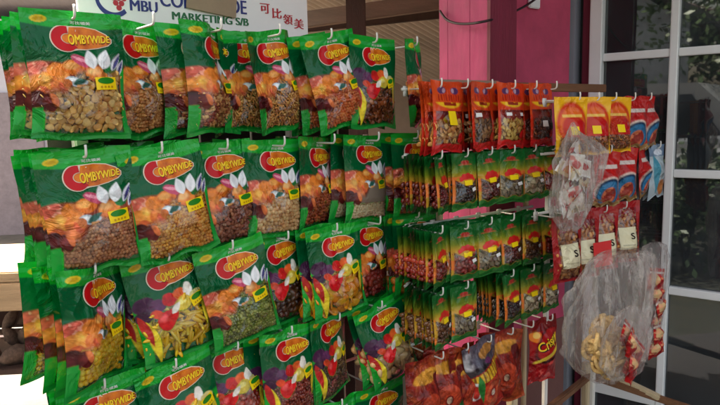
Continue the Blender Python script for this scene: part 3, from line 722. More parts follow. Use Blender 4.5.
def paint_redbag(u, v):
    P = Paint(u, v, (120, 30, 22), .7); P.mix(ss(.4, .7, P.noise(5, 31)), (150, 62, 30)); P.mix(P.ell(.5, .22, .36, .07, -10), (190, 130, 44)); d = np.hypot((u - .5) * .72, v - .62)
    P.mix((np.abs(d - .14) < .07) * .9, (172, 60, 34)); P.mix((d < .05) * .8, (206, 170, 140)); P.mix(P.ell(.8, .3, .12, .1), (90, 20, 20)); P.mix(P.petal(.1, .5, .16, .9, .05), (40, 96, 44)); P.mottle(v > 0, .7, 12); return P.c
sR = Surf(.125, .185, .032, 71, pow_=2.2, vmax=.5, wr=1.6); sC = Surf(.115, .175, .032, 72, pow_=2.2, vmax=.5, wr=1.6)
RV = dict(pouch=pouch_mesh('pouch', sR, paint_ring(71), 80, 110, (150, 30, 26)))
RV2 = dict(pouch=pouch_mesh('pouch', sR, paint_redbag, 80, 110, (120, 30, 22)))
mb = MB(); drape_text(mb, sC, 'Crispy', .16, .46, .74, .17, .0016, 1, .05, -.16, .9); drape_text(mb, sC, 'Crispy', .15, .45, .74, .165, .0022, 0, .015, -.16, .9)
CV = dict(pouch=pouch_mesh('pouch', sC, paint_crispy, 80, 110, (160, 20, 24)), lettering=mb.mesh('lettering', [MYEL, MBLACK]))
for c, yaw, sway, words, dz in ((-.5, 6, 4, 'red crisp bag with red rings at the far left of its row', -.004), (.4, -14, 6, 'mottled red crisp bag twisted on the second hook', 0), (1.0, 16, -3, 'mottled red crisp bag half behind the silver topped one', -.012), (1.55, 4, -8, 'large red crisp bag with silver top, yellow band and ring picture', 0), (2.2, 12, 3, 'mottled red crisp bag right of the silver topped one', -.004), (2.75, -20, 0, 'narrow dull red crisp bag beside the pink wall', 0)):
    packet('ring', RV if c == 1.55 else RV2, RB.pt(c, BZ[4] + dz, -.02 if c != 1.55 else -.006), (R(-3), R(sway), RB.rz + R(yaw)), words, 'red crisp bags on the bottom row', 'crisp_bag', 'crisp bag')
packet('crispy', CV, RB.pt(4.75, BZ[4], -.014), (R(-2), R(2), RB.rz + R(-4)), 'glossy red crisp bag lettered in yellow beside the clear bag', 'red crisp bags on the bottom row', 'crisp_bag', 'crisp bag')

# ------------------------------------------------------------------ right hand packets
def paint_yellow(seed):
    def f(u, v):
        P = Paint(u, v, (238, 178, 26), .7); P.wu, P.wv = u, v
        P.mix(P.ell(.5, .48, .47, .40), (206, 60, 24)); P.mix(P.ell(.5, .50, .40, .33), (226, 104, 34)); P.mix(P.ell(.5, .56, .36, .26), (196, 52, 30))
        P.mix((np.abs(v - .32) < .02) & (np.abs(u - .5) < .3), (240, 190, 90)); P.mix(P.ell(.72, .58, .2, .2), (190, 24, 26))
        w = ss(.05, .09, u) * (1 - ss(.91, .95, u)) * ss(.66, .7, v) * (1 - ss(.93, .95, v)); P.clear(w)
        return P.c
    return f
def paint_oval(seed):
    def f(u, v):
        P = Paint(u, v, (172, 22, 24), .7); P.wu, P.wv = u, v
        P.mix(P.noise(3, seed) * .4, (206, 44, 34)); P.mix((np.abs(v - .27) < .035) & (np.abs(u - .5) < .36), (214, 196, 186))
        P.mix(P.ell(.5, .72, .47, .27), (226, 206, 190)); P.mix(P.ell(.5, .74, .45, .26), (24, 52, 84)); P.mix(P.ell(.5, .75, .39, .22), (44, 112, 156)); P.mix(P.ell(.5, .79, .26, .15), (204, 112, 76)); P.mix(ss(.5, .6, P.noise(9, 5)) * P.ell(.5, .79, .26, .15), (150, 50, 40)); P.mix(ss(.45, .6, P.noise(6, 9)) * ss(.84, .88, v), (130, 96, 60)); P.mottle(v > .3, .35, seed)
        P.mix(ss(.90, .93, v), (150, 116, 70)); return P.c
    return f
def paint_blue(u, v):
    P = Paint(u, v, (160, 172, 178), .7)
    P.mix((v < .22) * 1., (60, 90, 130)); P.mix(P.noise(3, 2) * .5, (196, 214, 220)); P.mix(P.petal(.2, .2, .3, .95, .1), (70, 140, 160)); P.mix(P.ell(.6, .8, .26, .14), (190, 116, 60)); P.mix(P.ell(.55, .15, .3, .06), (220, 226, 236)); return P.c
def paint_cream(seed):
    def f(u, v):
        P = Paint(u, v, (156, 26, 30), .7)
        w = ss(.14, .17, u) * (1 - ss(.84, .87, u)) * ss(.10, .13, v) * (1 - ss(.93, .95, v)); P.clear(w)
        P.mix((u > .2) * (u < .8) * (v > .42) * (v < .78) * 1., (226, 216, 178), 1.0); P.mix((np.abs(u - .5) < .22) * (np.abs(v - .70) < .012) * .6, (150, 140, 110), 1.0)
        return P.c
    return f
RC = Rack(*(RB.P + RB.n * .10)[:2], .9135, .0828)
CVAR = {}
s = Surf(.100, .142, .022, 81); CVAR['yellow'] = dict(pouch=pouch_mesh('pouch', s, paint_yellow(81), 60, 84, (226, 160, 30)), filling=filling_mesh('filling', s, 81, .008, 'seed', ((176, 96, 46), (206, 140, 70), (120, 70, 34)), .07, .93, .64, .94), sticker=sticker_mesh(s, [(.34, .5, .26, .14, 0)], [MBADGE, MWHITE]))
s = Surf(.086, .140, .026, 82, pow_=2.2, vmax=.5, wr=1.3); CVAR['oval'] = dict(pouch=pouch_mesh('pouch', s, paint_oval(82), 60, 84, (160, 24, 26)))
s = Surf(.095, .150, .020, 83, pow_=2.2, vmax=.5, wr=1.5); CVAR['blue'] = dict(pouch=pouch_mesh('pouch', s, paint_blue, 60, 84, (120, 150, 170)))
s = Surf(.094, .165, .022, 84); mb = MB(); drape_text(mb, s, 'S', .56, .56, .14, .10, .0018, 0, .02)
CVAR['cream'] = dict(pouch=pouch_mesh('pouch', s, paint_cream(84), 60, 84, (150, 26, 30), 1), filling=filling_mesh('filling', s, 84, .0125, 'bean', ((176, 116, 66), (196, 138, 84), (150, 92, 50)), .14, .88, .12, .95), lettering=mb.mesh('lettering', MBLACK))
def rowpk(var, key, c, z, yaw, cnt, words, group, pitch=.017, name='snack_packet', front=True):
    for k in range(cnt):
        q = RC.pt(c, z, -.006 - k * pitch)
        packet(key, CVAR[var], q, (R(-2 + rnd.uniform(-1, 1)), R(rnd.uniform(-2, 2)), RC.rz + R(yaw + rnd.uniform(-4, 4))), words if k == 0 else f'{ORD[k]} packet back, behind the {words}', group, name)
CZ1, CZ2, CZ3 = .028, -.105, -.258
def colC(px):           # column along the right rack whose hook is seen at photo column px
    v = at(px, 120, 1); x, y = v.x, v.y; a, b = RC.P.x, RC.P.y; return ((a * y - b * x) / (RC.t.y * x - RC.t.x * y)) / RC.step
hkC = hook_mesh(.10, .0018)
rackC = empty('hook_rack', RC.pt(9, -CZ, -.13), (0, 0, RC.rz), 'right hand hook rack in front of the white window', 'display rack')
HK = ((CZ1, (579, 598, 615, 634, 650)), (CZ2, (612, 629, 646, 661)), (CZ3, (572, 588, 609, 629)))
for z, cs in HK:
    mb = MB(); mb.tube([loc_of(RC, rackC, RC.pt(colC(577), z, -.105)), loc_of(RC, rackC, RC.pt(colC(664), z, -.105))], .004); mb.build('crossbar', MWIRE, rackC, True)
    for c in cs:
        h = link('hook', hkC, rackC); h.location = loc_of(RC, rackC, RC.pt(colC(c), z))
for c in (590, 640):
    mb = MB(); mb.box(loc_of(RC, rackC, RC.pt(colC(c), -.80, -.118)), (.013, .012, 1.48), bev=.002); mb.build('upright', MWIRE, rackC)
rowpk('yellow', 'y', colC(573), CZ1, -16, 1, 'yellow bordered orange packet next to the pink wall', 'yellow bordered packets')
rowpk('yellow', 'y', colC(596), CZ1, -18, 2, 'middle yellow bordered packet with orange arch', 'yellow bordered packets')
rowpk('yellow', 'y', colC(619), CZ1, -14, 2, 'yellow bordered packet beside the red oval packet', 'yellow bordered packets')
rowpk('oval', 'o', colC(636), CZ1 + .002, -20, 1, 'red packet with blue oval, top row', 'red packets with a blue oval')
rowpk('oval', 'o', colC(650), CZ1 + .002, 12, 2, 'red packet turned sideways at the end of the top row', 'red packets with a blue oval')
rowpk('oval', 'o', colC(610), CZ2 - .006, -20, 2, 'red packet with blue oval touching the clear bag', 'red packets with a blue oval')
rowpk('oval', 'o', colC(628), CZ2, -22, 2, 'red packet with blue oval, middle of second row', 'red packets with a blue oval')
rowpk('oval', 'o', colC(645), CZ2 + .002, 18, 1, 'red packet squeezed edge on beside the silver blue packets', 'red packets with a blue oval')
rowpk('blue', 'b', colC(660), CZ2 + .002, 8, 4, 'silver blue packet nearest the window frame', 'silver blue packets', .018)
rowpk('cream', 'c', colC(571), CZ3, -16, 1, 'peanut packet with cream label beside the red fruit', 'peanut packets with cream labels')
rowpk('cream', 'c', colC(588), CZ3, -18, 2, 'peanut packet with cream label left of the red price card', 'peanut packets with cream labels')
rowpk('cream', 'c', colC(609), CZ3 + .004, -16, 2, 'peanut packet with cream label right of the red price card', 'peanut packets with cream labels')
rowpk('cream', 'c', colC(630), CZ3 + .008, -22, 1, 'peanut packet with cream label at the right end', 'peanut packets with cream labels')
mb = MB(); mb.box((0, 0, 0), (.055, .0015, .062)); o = mb.build('price_card', mat('card_red', (204, 24, 28), .5, var=.05, bump=.05))
o.location = RC.pt(colC(594), CZ3 - .095, .034); o.rotation_euler = (R(-3), R(-3), RB.rz - .3); tag(o, 'plain red square price card over the peanut packets', 'price card')

# ------------------------------------------------------------------ clear bags
def bag_mesh(name, prof, flat, seed, crump=.12, nphi=120, nz=90, lean=0.0):
    """prof: list of (z, radius, centre shift)"""
    g = np.random.RandomState(seed); zs = [p[0] for p in prof]
    tz = np.linspace(zs[0], zs[-1], nz); rr = np.interp(-tz, [-z for z in zs], [p[1] for p in prof]); sh = np.interp(-tz, [-z for z in zs], [p[2] for p in prof])
    ph = np.linspace(0, 2 * math.pi, nphi, endpoint=False)
    Z, Ph = np.meshgrid(tz, ph, indexing='ij'); Rr = rr[:, None] * np.ones_like(Ph); h = (zs[0] - Z) / (zs[0] - zs[-1])
    d = 0
    for k in range(18):
        m = g.randint(2, 20); a = g.uniform(.3, 1) / (1 + m * .07)
        d = d + a * (1 - 2 * np.abs(np.sin(.5 * (m * Ph + g.uniform(-7, 7) * h + 1.5 * np.sin(h * g.uniform(3, 9) + k) + g.uniform(0, 6.28)))))
    Rr = Rr * (1 + crump * d / 2.2)
    X = Rr * np.cos(Ph) + sh[:, None]; Y = Rr * np.sin(Ph) * flat
    Zz = Z + .006 * np.sin(Ph * 3 + g.uniform(0, 6)) * h + rr[:, None] * .05 * d * (h > .1)
    V = np.stack([X, Y, Zz], -1).reshape(-1, 3)
    i = np.arange(nz - 1)[:, None] * nphi; j = np.arange(nphi)[None, :]
    q = np.stack([i + j, i + nphi + j, i + nphi + (j + 1) % nphi, i + (j + 1) % nphi], -1).reshape(-1, 4)
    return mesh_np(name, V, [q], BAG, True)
g = random.Random(3)
# upper bag of wrapped sweets
b1p = at(573, 122, 1.47)
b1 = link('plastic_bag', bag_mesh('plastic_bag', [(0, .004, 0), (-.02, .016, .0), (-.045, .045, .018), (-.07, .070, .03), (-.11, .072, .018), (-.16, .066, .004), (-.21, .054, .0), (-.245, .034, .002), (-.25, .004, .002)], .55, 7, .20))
b1.location = b1p; b1.rotation_euler = (0, 0, RB.rz - .35); tag(b1, 'crumpled upright clear plastic bag of wrapped sweets below the orange packets', 'plastic bag', 'clear plastic bags')
def sachet_mesh(seed, cols, W=.034, H=.05, T=.006):
    def pf(u, v):
        P = Paint(u, v, cols[0], .7); P.mix(ss(.45, .55, P.noise(2.2, seed)), cols[1]); P.mix(P.ell(.5, .5, .3, .2), cols[2]); P.mix((v < .08) | (v > .92), (236, 232, 226)); return P.c
    s = Surf(W, H, T, seed, pow_=2, vmax=.5, wr=.5, top=.5); return pouch_mesh('wrapped_sweet', s, pf, 20, 28, cols[0])
SM = [sachet_mesh(91, ((226, 216, 204), (206, 120, 110), (186, 36, 40))), sachet_mesh(92, ((206, 60, 64), (234, 220, 210), (230, 190, 120))), sachet_mesh(93, ((214, 196, 160), (236, 226, 210), (196, 150, 100)))]
for k in range(26):
    h = g.uniform(.06, .22); w = np.interp(h, [.05, .10, .18, .23], [.018, .040, .038, .018])
    o = link('wrapped_sweet', SM[k % 3]); o.location = b1p + RB.t * (g.uniform(-w, w) + .012) + RB.n * g.uniform(-w * .35, w * .35) + Vector((0, 0, -h))
    o.rotation_euler = (g.uniform(-.7, .7), g.uniform(-1.4, 1.4), RB.rz + g.uniform(-.7, .7))
    tag(o, ['white and red', 'red and white', 'beige'][k % 3] + ' wrapped sweet inside the crumpled upright clear bag', 'wrapped sweet', ['white and red', 'red and white', 'beige'][k % 3] + ' wrapped sweets in the clear bag')
# big front bag with biscuit coils
b2p = at(612, 258, 1.40)
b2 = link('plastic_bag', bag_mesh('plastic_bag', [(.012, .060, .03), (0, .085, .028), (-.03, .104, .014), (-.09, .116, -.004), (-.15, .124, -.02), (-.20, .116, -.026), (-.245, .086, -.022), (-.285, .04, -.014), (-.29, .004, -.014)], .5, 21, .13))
b2.location = b2p; b2.rotation_euler = (0, R(-3), RB.rz - .35); tag(b2, 'large open clear plastic bag with yellow biscuit coils at its bottom', 'plastic bag', 'clear plastic bags')
mb = MB(); gc = np.random.RandomState(8)
for q in range(18):
    Rm = rotm(gc); rr = gc.uniform(.010, .0165); off = gc.normal(size=3) * .003
    mb.tube([Vector(Rm @ np.array([rr * math.cos(a) * (1 + .1 * math.sin(3 * a)), rr * math.sin(a), .004 * math.sin(2 * a + q)]) + off) for a in np.linspace(0, 6.1, 26)], .0029, 6)
coil = mb.mesh('biscuit_coil', mat('biscuit', (226, 186, 120), .6, var=.22, scale=120, bump=.5, bscale=400), True)
for k, (dx, dz, dn, nm) in enumerate(((-.068, -.188, .012, 'leftmost biscuit coil in the large clear bag'), (-.026, -.232, .022, 'lowest biscuit coil in the large clear bag'), (-.032, -.160, .004, 'topmost biscuit coil in the large clear bag'), (.018, -.205, .018, 'rightmost biscuit coil in the large clear bag'), (-.052, -.215, .018, 'biscuit coil between the leftmost and the lowest in the large clear bag'), (-.010, -.192, .028, 'biscuit coil at the middle front of the large clear bag'))):
    o = link('biscuit_coil', coil); o.location = b2p + RB.t * dx + RB.n * dn + Vector((0, 0, dz)); o.rotation_euler = (g.uniform(-.3, .3), g.uniform(0, 3), RB.rz - .4 + g.uniform(-.3, .3))
    o.scale = (1.75, 1.3, 1.75); tag(o, nm, 'biscuit', 'biscuit coils in the large bag')
# strip of red sachets right of it
def paint_sachet(u, v):
    P = Paint(u, v, (176, 24, 26), .7); P.mix(P.ell(.3, .5, .2, .3), (206, 170, 120)); P.mix((P.noise(4, 3) > .6) * .8, (122, 14, 20)); P.mix((np.abs(v - .2) < .05) * 1., (222, 206, 196)); P.mix((P.noise(7, 9) > .7) * .7, (224, 150, 110)); return P.c
sS = Surf(.072, .060, .016, 95, pow_=2.2, vmax=.5, wr=1.2); SS = pouch_mesh('sachet', sS, paint_sachet, 44, 36, (170, 24, 26))
b3p = at(655, 246, 1.66)
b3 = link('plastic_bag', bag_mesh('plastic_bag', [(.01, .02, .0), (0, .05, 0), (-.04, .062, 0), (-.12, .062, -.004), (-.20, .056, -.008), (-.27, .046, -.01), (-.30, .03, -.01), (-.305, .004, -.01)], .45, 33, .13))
b3.location = b3p; b3.rotation_euler = (0, 0, RB.rz); tag(b3, 'narrow clear plastic bag of red sachets nearest the window', 'plastic bag', 'clear plastic bags')
SORD = ['top', 'second', 'third', 'fourth', 'bottom']
for k in range(6):
    o = link('sachet', SS); o.location = b3p + RB.t * g.uniform(-.014, .006) + RB.n * .012 + Vector((0, 0, -.06 - k * .038)); o.rotation_euler = (g.uniform(-.2, .2), g.uniform(-.3, .3), RB.rz + g.uniform(-.3, .3))
    tag(o, f'{["topmost","second","third","fourth","fifth","lowest"][k]} red sachet in the narrow clear bag by the window', 'sachet', 'red sachets in the narrow bag')
b4p = at(634, 306, 1.33)
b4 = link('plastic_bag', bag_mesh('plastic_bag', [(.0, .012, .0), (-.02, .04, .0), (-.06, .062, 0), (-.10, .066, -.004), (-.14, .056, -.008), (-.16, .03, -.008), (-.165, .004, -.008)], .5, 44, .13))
b4.location = b4p; b4.rotation_euler = (0, R(10), RB.rz - .4); tag(b4, 'low clear plastic bag of red sachets hanging under the others', 'plastic bag', 'clear plastic bags')
for k in range(5):
    o = link('sachet', SS); o.location = b4p + RB.t * (g.uniform(-.02, .02) + .004) + RB.n * g.uniform(-.01, .012) + Vector((0, 0, -.04 - k * .022)); o.rotation_euler = (g.uniform(-.3, .3), R(40) + g.uniform(-.3, .3), RB.rz + g.uniform(-.4, .4))
    o.scale = (.85,) * 3; tag(o, f'{SORD[k]} red sachet in the low clear bag', 'sachet', 'red sachets in the low bag')

# ------------------------------------------------------------------ SETTING
def wall_frame(rk, back):       # point on the plane parallel to rack B
    return lambda s_, z: Vector((*(RB.P - RB.n * back + RB.t * s_)[:2], z))
MPINK = mat('pink_paint', (172, 44, 96), .6, var=.28, scale=9, bump=.3, bscale=30, stretch=(1, 1, .4))
MPINKW = mat('pink_wall_paint', (196, 72, 104), .65, var=.22, scale=6, bump=.10, bscale=40)
MMAROON = mat('maroon_paint', (112, 22, 48), .6, var=.18, scale=9, bump=.15, stretch=(3, 3, .5))
MDADO = mat('dado_paint', (126, 84, 78), .7, var=.12, scale=6, bump=.15)
MGREY = mat('grey_metal', (142, 146, 156), .45, var=.06, scale=8, bump=.04, spec=.5)
MALU = mat('white_aluminium', (240, 240, 240), .35, var=.04, scale=8, bump=.03)
MDARK = mat('dark_gap', (26, 24, 28), .6)
wf = wall_frame(RB, .35)
# pink wall (thick), dado strip 3 mm proud
rotB = Matrix.Rotation(RB.rz, 3, 'Z')
def wallbox(s0, s1, z0, z1, b0, b1, bev=0.0, mb=None):
    mb = mb or MB(); c = RB.P - RB.n * ((b0 + b1) / 2) + RB.t * ((s0 + s1) / 2); c = Vector((c.x, c.y, (z0 + z1) / 2))
    mb.box(c, (s1 - s0, abs(b1 - b0), z1 - z0), rotB, 0, bev); return mb
o = wallbox(.46, .985, .80, 3.2, .35, .45).build('wall', MPINKW); tag(o, 'dull pink painted wall between the pilaster and the window', 'wall')
d_ = wallbox(.46, .985, 0, .80, .347, .45).build('dado', MDADO, o)
pil = wallbox(.345, .46, 0, 3.2, .17, .35).build('pilaster', MPINK); tag(pil, 'bright pink pilaster with grooved boards and a maroon edge', 'pilaster')
wallbox(.343, .452, 0, 3.2, .158, .169).build('edge_board', MMAROON, pil)
for k in range(1, 4, 2): wallbox(.3445, .346, 0, 3.2, .19 + k * .042, .1925 + k * .042).build('groove', mat('groove_paint', (156, 40, 86), .7), pil)
# cable and socket
cp = [at(440, 11, 1.862), at(446, 19, 1.83), at(455, 23, 1.79), at(468, 23.8, 1.752), at(484, 21.5, 1.712), at(497, 18, 1.76), at(511, 13, 1.86), at(526, 5.5, 1.96), at(541, -5, 2.06)]
def catmull(P_, n=6):
    out_ = []
    for i in range(len(P_) - 1):
        p0, p1, p2, p3 = P_[max(i - 1, 0)], P_[i], P_[i + 1], P_[min(i + 2, len(P_) - 1)]
        for k in range(n):
            t = k / n; out_.append(.5 * ((2 * p1) + (p2 - p0) * t + (2 * p0 - 5 * p1 + 4 * p2 - p3) * t * t + (3 * p1 - p0 - 3 * p2 + p3) * t ** 3))
    return out_ + [P_[-1]]
mb = MB(); mb.tube(catmull(cp), .0036); o = mb.build('cable', mat('cable_black', (40, 20, 26), .5), None, True); tag(o, 'dark cable sagging across the pink pilaster', 'cable')
sp = RB.P - RB.n * .346 + RB.t * .80; p = at(534, -2, 2.2)
mb = MB(); mb.box((0, 0, 0), (.055, .012, .06), bev=.003); o = mb.build('wall_socket', MALU); tag(o, 'small white wall socket on the pink wall', 'wall socket')
q = RB.P - RB.n * .343; dr = at(534, -1, 1) - Vector((0, 0, CZ)); k = (q - Vector((0, 0, CZ))).dot(RB.n) / dr.dot(RB.n); o.location = Vector((0, 0, CZ)) + dr * k; o.rotation_euler = (0, 0, RB.rz)

# window wall: turns towards the camera at the corner
WD = Vector((math.sin(-.9119), math.cos(-.9119), 0)) * -1       # along the wall towards the right / camera
WN = Vector((-.612, -.79, 0)).normalized(); WN = (WN - WD * WN.dot(WD)).normalized()
corner = RB.P - RB.n * .35 + RB.t * 1.03; corner.z = 0
wz = math.atan2(WD.y, WD.x); rotW = Matrix.Rotation(wz, 3, 'Z')
def wpix(px): # distance along the window wall seen at photo column px (row 200)
    v = at(px, 200, 1) - Vector((0, 0, CZ)); 
    # corner + WD*u = v*k in xy
    det = WD.x * -v.y - WD.y * -v.x
    return ((-corner.x) * -v.y - (-corner.y) * -v.x) / det
def wz_at(px, py):
    u_ = wpix(px); q = corner + WD * u_; v = at(px, py, 1) - Vector((0, 0, CZ)); return CZ + v.z * (q.y / v.y)
def winbox(u0, u1, z0, z1, f, b, bev=0.0, mb=None):
    mb = mb or MB(); c = corner + WD * ((u0 + u1) / 2) + WN * ((f + b) / 2); mb.box(Vector((c.x, c.y, (z0 + z1) / 2)), (u1 - u0, abs(f - b), z1 - z0), rotW, 0, bev); return mb
U = {k: wpix(k) for k in (564, 575, 579, 588, 600, 665, 673, 760)}
o = winbox(U[564], U[575] - .001, 0, 3.2, .035, -.05, .003).build('corner_post', MGREY); tag(o, 'plain grey vertical post in the corner beside the pink wall', 'post')
o = winbox(U[575], U[579], 0, 3.2, -.02, -.06).build('dark_panel', MDARK); tag(o, 'narrow black gap strip next to the grey post', 'panel')
o = winbox(U[579] + .001, U[588] - .001, 0, 3.2, .004, -.05).build('maroon_panel', MMAROON); tag(o, 'narrow maroon panel between grey post and white window', 'panel')
win = empty('window', corner, (0, 0, wz), 'tall white framed window with dark reflecting panes behind the packets', 'window')
def winpart(name, mb, m): 
    o = mb.build(name, m, win); o.matrix_parent_inverse = (Matrix.Translation(corner) @ rotW.to_4x4()).inverted(); return o
uE = 1.5
winpart('frame', winbox(U[588], U[600], .30, 3.2, .03, -.04, .003), MALU)
winpart('frame', winbox(uE, uE + .05, .30, 3.2, .03, -.04, .003), MALU)
winpart('sill', winbox(U[588], uE + .05, .24, .298, .05, -.04, .003), MALU)
uM0, uM1 = U[665] - .001, U[673]; winpart('mullion', winbox(uM0, uM1, .30, 3.2, .022, -.03, .003), MALU)
uM2 = uM0 + (uM0 - U[600]) + .02
winpart('mullion', winbox(uM2 + .3, uM2 + .33, .30, 3.2, .022, -.03, .003), MALU)
zs = [wz_at(675, 52.3), wz_at(672, 173), wz_at(679, 290), wz_at(660, 395)]
for z in zs[:3] + [zs[0] + .62]:
    for (ua, ub) in ((U[600] + .001, uM0 - .001), (uM1 + .001, uM2 + .299)):
        if ua > U[600] + .01 or z in (zs[0], zs[0] + .62):
            winpart('transom', winbox(ua, ub, z - .013, z + .013, .018, -.028, .002), MALU)
winpart('transom', winbox(U[600] + .001, uM0 - .001, zs[3] - .03, zs[3] + .012, .02, -.028, .002), MALU)
# glass
m, N, LK, out = nodes('window_glass')
gl = N('ShaderNodeBsdfGlossy', i_Roughness=.02); tr = N('ShaderNodeBsdfTransparent'); tr.inputs[0].default_value = (.22, .24, .26, 1)
tc = N('ShaderNodeTexCoord'); nn = N('ShaderNodeTexNoise', i_Scale=2.2, i_Detail=1.0); LK(tc.outputs['Object'], nn.inputs['Vector']); bp = N('ShaderNodeBump', i_Strength=.06, i_Distance=.02); LK(nn.outputs[0], bp.inputs['Height']); LK(bp.outputs[0], gl.inputs['Normal'])
fr = N('ShaderNodeFresnel', i_IOR=1.9); ms = N('ShaderNodeMixShader'); LK(fr.outputs[0], ms.inputs[0]); LK(tr.outputs[0], ms.inputs[1]); LK(gl.outputs[0], ms.inputs[2])
df = N('ShaderNodeBsdfDiffuse'); df.inputs[0].default_value = (.38, .43, .48, 1); ns = N('ShaderNodeTexNoise', i_Scale=5.0, i_Detail=7.0); LK(tc.outputs['Object'], ns.inputs['Vector'])
mr = N('ShaderNodeMapRange', i_From_Min=.4, i_From_Max=.8, i_To_Min=.05, i_To_Max=.12); LK(ns.outputs[0], mr.inputs[0])
m2 = N('ShaderNodeMixShader'); LK(mr.outputs[0], m2.inputs[0]); LK(ms.outputs[0], m2.inputs[1]); LK(df.outputs[0], m2.inputs[2]); LK(m2.outputs[0], out.inputs[0]); GLASS = m
for (ua, ub) in ((U[600], uM0), (uM1, uM2 + .3)):
    winpart('pane', winbox(ua + .0005, ub - .0005, .30, 3.2, -.002, -.008), GLASS)
# dark room behind the glass
room = MB()
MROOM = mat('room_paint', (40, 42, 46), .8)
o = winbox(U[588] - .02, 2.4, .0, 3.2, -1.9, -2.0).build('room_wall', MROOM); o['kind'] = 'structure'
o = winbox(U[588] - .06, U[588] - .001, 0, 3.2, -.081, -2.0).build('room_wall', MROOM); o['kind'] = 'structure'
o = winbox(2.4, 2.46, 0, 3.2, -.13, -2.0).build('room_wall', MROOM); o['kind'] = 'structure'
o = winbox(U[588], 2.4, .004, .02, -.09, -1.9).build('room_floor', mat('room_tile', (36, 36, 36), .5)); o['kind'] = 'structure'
o = winbox(U[600] + .05, 1.6, .021, .9, -.9, -1.3, .01).build('counter', mat('counter_dark', (30, 26, 24), .5)); tag(o, 'dark counter inside the room behind the window', 'counter')
o = winbox(U[588], uE + .05, 0, .238, .02, -.08).build('low_wall', MDADO); tag(o, 'low wall under the white window', 'wall')
o = winbox(U[588] - .05, 2.5, 3.2, 3.5, .03, -2.2).build('window_head', MPINKW); tag(o, 'pink wall band above the window', 'wall')

o = winbox(uE + .06, 2.6, 0, 3.2, .0, -.12).build('wall', MPINKW); tag(o, 'unseen pink wall added past the white window to block side light', 'wall')  # added out of view to block light from the right
# ground
mg = mat('concrete_ground', (88, 83, 76), .85, var=.35, scale=2.2, bump=.3, bscale=40)
me = mesh_np('ground', np.array([(-120, -120, 0), (120, -120, 0), (120, 120, 0), (-120, 120, 0)]), [np.array([[0, 1, 2, 3]])], mg, False)
o = link('ground', me); o['kind'] = 'structure'

mb = MB(); mb.box((3.1, -.4, .001), (7.6, 8.4, .002)); o = mb.build('porch_floor', mat('porch_floor_darkened', (40, 38, 38), .8, var=.2, scale=3, bump=.2)); o['kind'] = 'structure'; o.location.z = .003  # unseen floor darkened in colour, in place of shade, to dim pane reflections
mb = MB(); mb.box((-9, -14.4, .001), (40, 31.2, .002)); o = mb.build('yard', mat('yard_bounce_cut', (28, 36, 20), .9, var=.4, scale=6, bump=.4, col2=(40, 40, 28))); o['kind'] = 'structure'; o.location.z = .002  # unseen dark ground added to cut bounce and darken the pane reflections
# corrugated porch roof over the racks, timber frame
MROOF = mat('roof_sheet', (190, 176, 164), .6, var=.2, scale=3, bump=.15, bscale=30)
MTIM = mat('roof_timber', (134, 114, 102), .75, var=.25, scale=4, stretch=(1, 1, 6), bump=.25)
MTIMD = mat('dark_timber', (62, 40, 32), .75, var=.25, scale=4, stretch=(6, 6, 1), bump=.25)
def corr(name, x0, x1, y0, y1, zf, pitch=.076, amp=.011, m=MROOF):
    xs = np.arange(x0, x1, pitch / 6); ys = np.linspace(y0, y1, 12); Xs, Ys = np.meshgrid(xs, ys)
    Z = zf(Xs, Ys) + amp * np.sin(Xs / pitch * 6.283)
    V = np.stack([Xs, Ys, Z], -1).reshape(-1, 3); V2 = V.copy(); V2[:, 2] += .004
    n = len(V); q = grid_quads(len(xs), len(ys)); return mesh_np(name, np.concatenate([V, V2]), [q[:, ::-1], q + n], m)
zroof = lambda x, y: 2.44 + .12 * (x + .62)
roof = link('porch_roof', corr('porch_roof', -.66, 5.5, .85, 3.4, zroof)); 
roof.rotation_euler = (0, 0, 0); tag(roof, 'corrugated brown roof sheeting above the racks', 'roof')
o = None
def beam(px0, py0, px1, py1, d0, d1, w, h, nm, lab, m):
    mb = MB(); mb.beam(at(px0, py0, d0), at(px1, py1, d1), w, h, 0, .004); o = mb.build(nm, m); tag(o, lab, 'beam' if 'beam' in nm else 'post'); return o
beam(225, 31, 480, -4, 3.3, 3.3, .06, .078, 'roof_beam', 'pale brown timber beam crossing behind the wooden post', MTIM)
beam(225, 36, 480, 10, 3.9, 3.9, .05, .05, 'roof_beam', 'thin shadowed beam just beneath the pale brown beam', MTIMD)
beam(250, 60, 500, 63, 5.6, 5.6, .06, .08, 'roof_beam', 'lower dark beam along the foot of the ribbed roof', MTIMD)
# neighbouring ribbed roof that slopes down to the right
dR = Vector((.8, .5, -.36)).normalized(); eR = Vector((.53, -.848, 0)).normalized(); nR = dR.cross(eR).normalized(); OR = at(385, 40, 5.0)
if nR.z < 0: nR = -nR
PW = .075; es = np.arange(-2.6, 2.2, PW / 8); ds = np.linspace(-2.6, 2.2, 10); E_, D_ = np.meshgrid(es, ds); wv = .026 * np.sin(E_ / PW * 6.283)
V = np.stack([OR[i] + E_ * eR[i] + D_ * dR[i] + wv * nR[i] for i in range(3)], -1).reshape(-1, 3); nv = len(V); q = grid_quads(len(es), len(ds))
V2 = V + np.array(nR) * .004
o = link('shed_roof', mesh_np('shed_roof', np.concatenate([V, V2]), [q, q[:, ::-1] + nv], MROOF)); tag(o, 'ribbed brown shed roof sloping down behind the racks', 'roof')
bw = MB(); bw.box((1.0, 6.1, 1.02), (7.0, .12, 2.04)); o = bw.build('wall', mat('shed_wall', (150, 132, 118), .85, var=.2, scale=3, bump=.2)); tag(o, 'grey beige shed wall under the ribbed roof', 'wall')
mb = MB(); p = at(356, 20, 2.85); mb.box((p.x, p.y, 1.3), (.085, .07, 2.6), None, 0, .004); o = mb.build('timber_post', MTIMD); tag(o, 'dark brown timber post standing behind the rack', 'post')

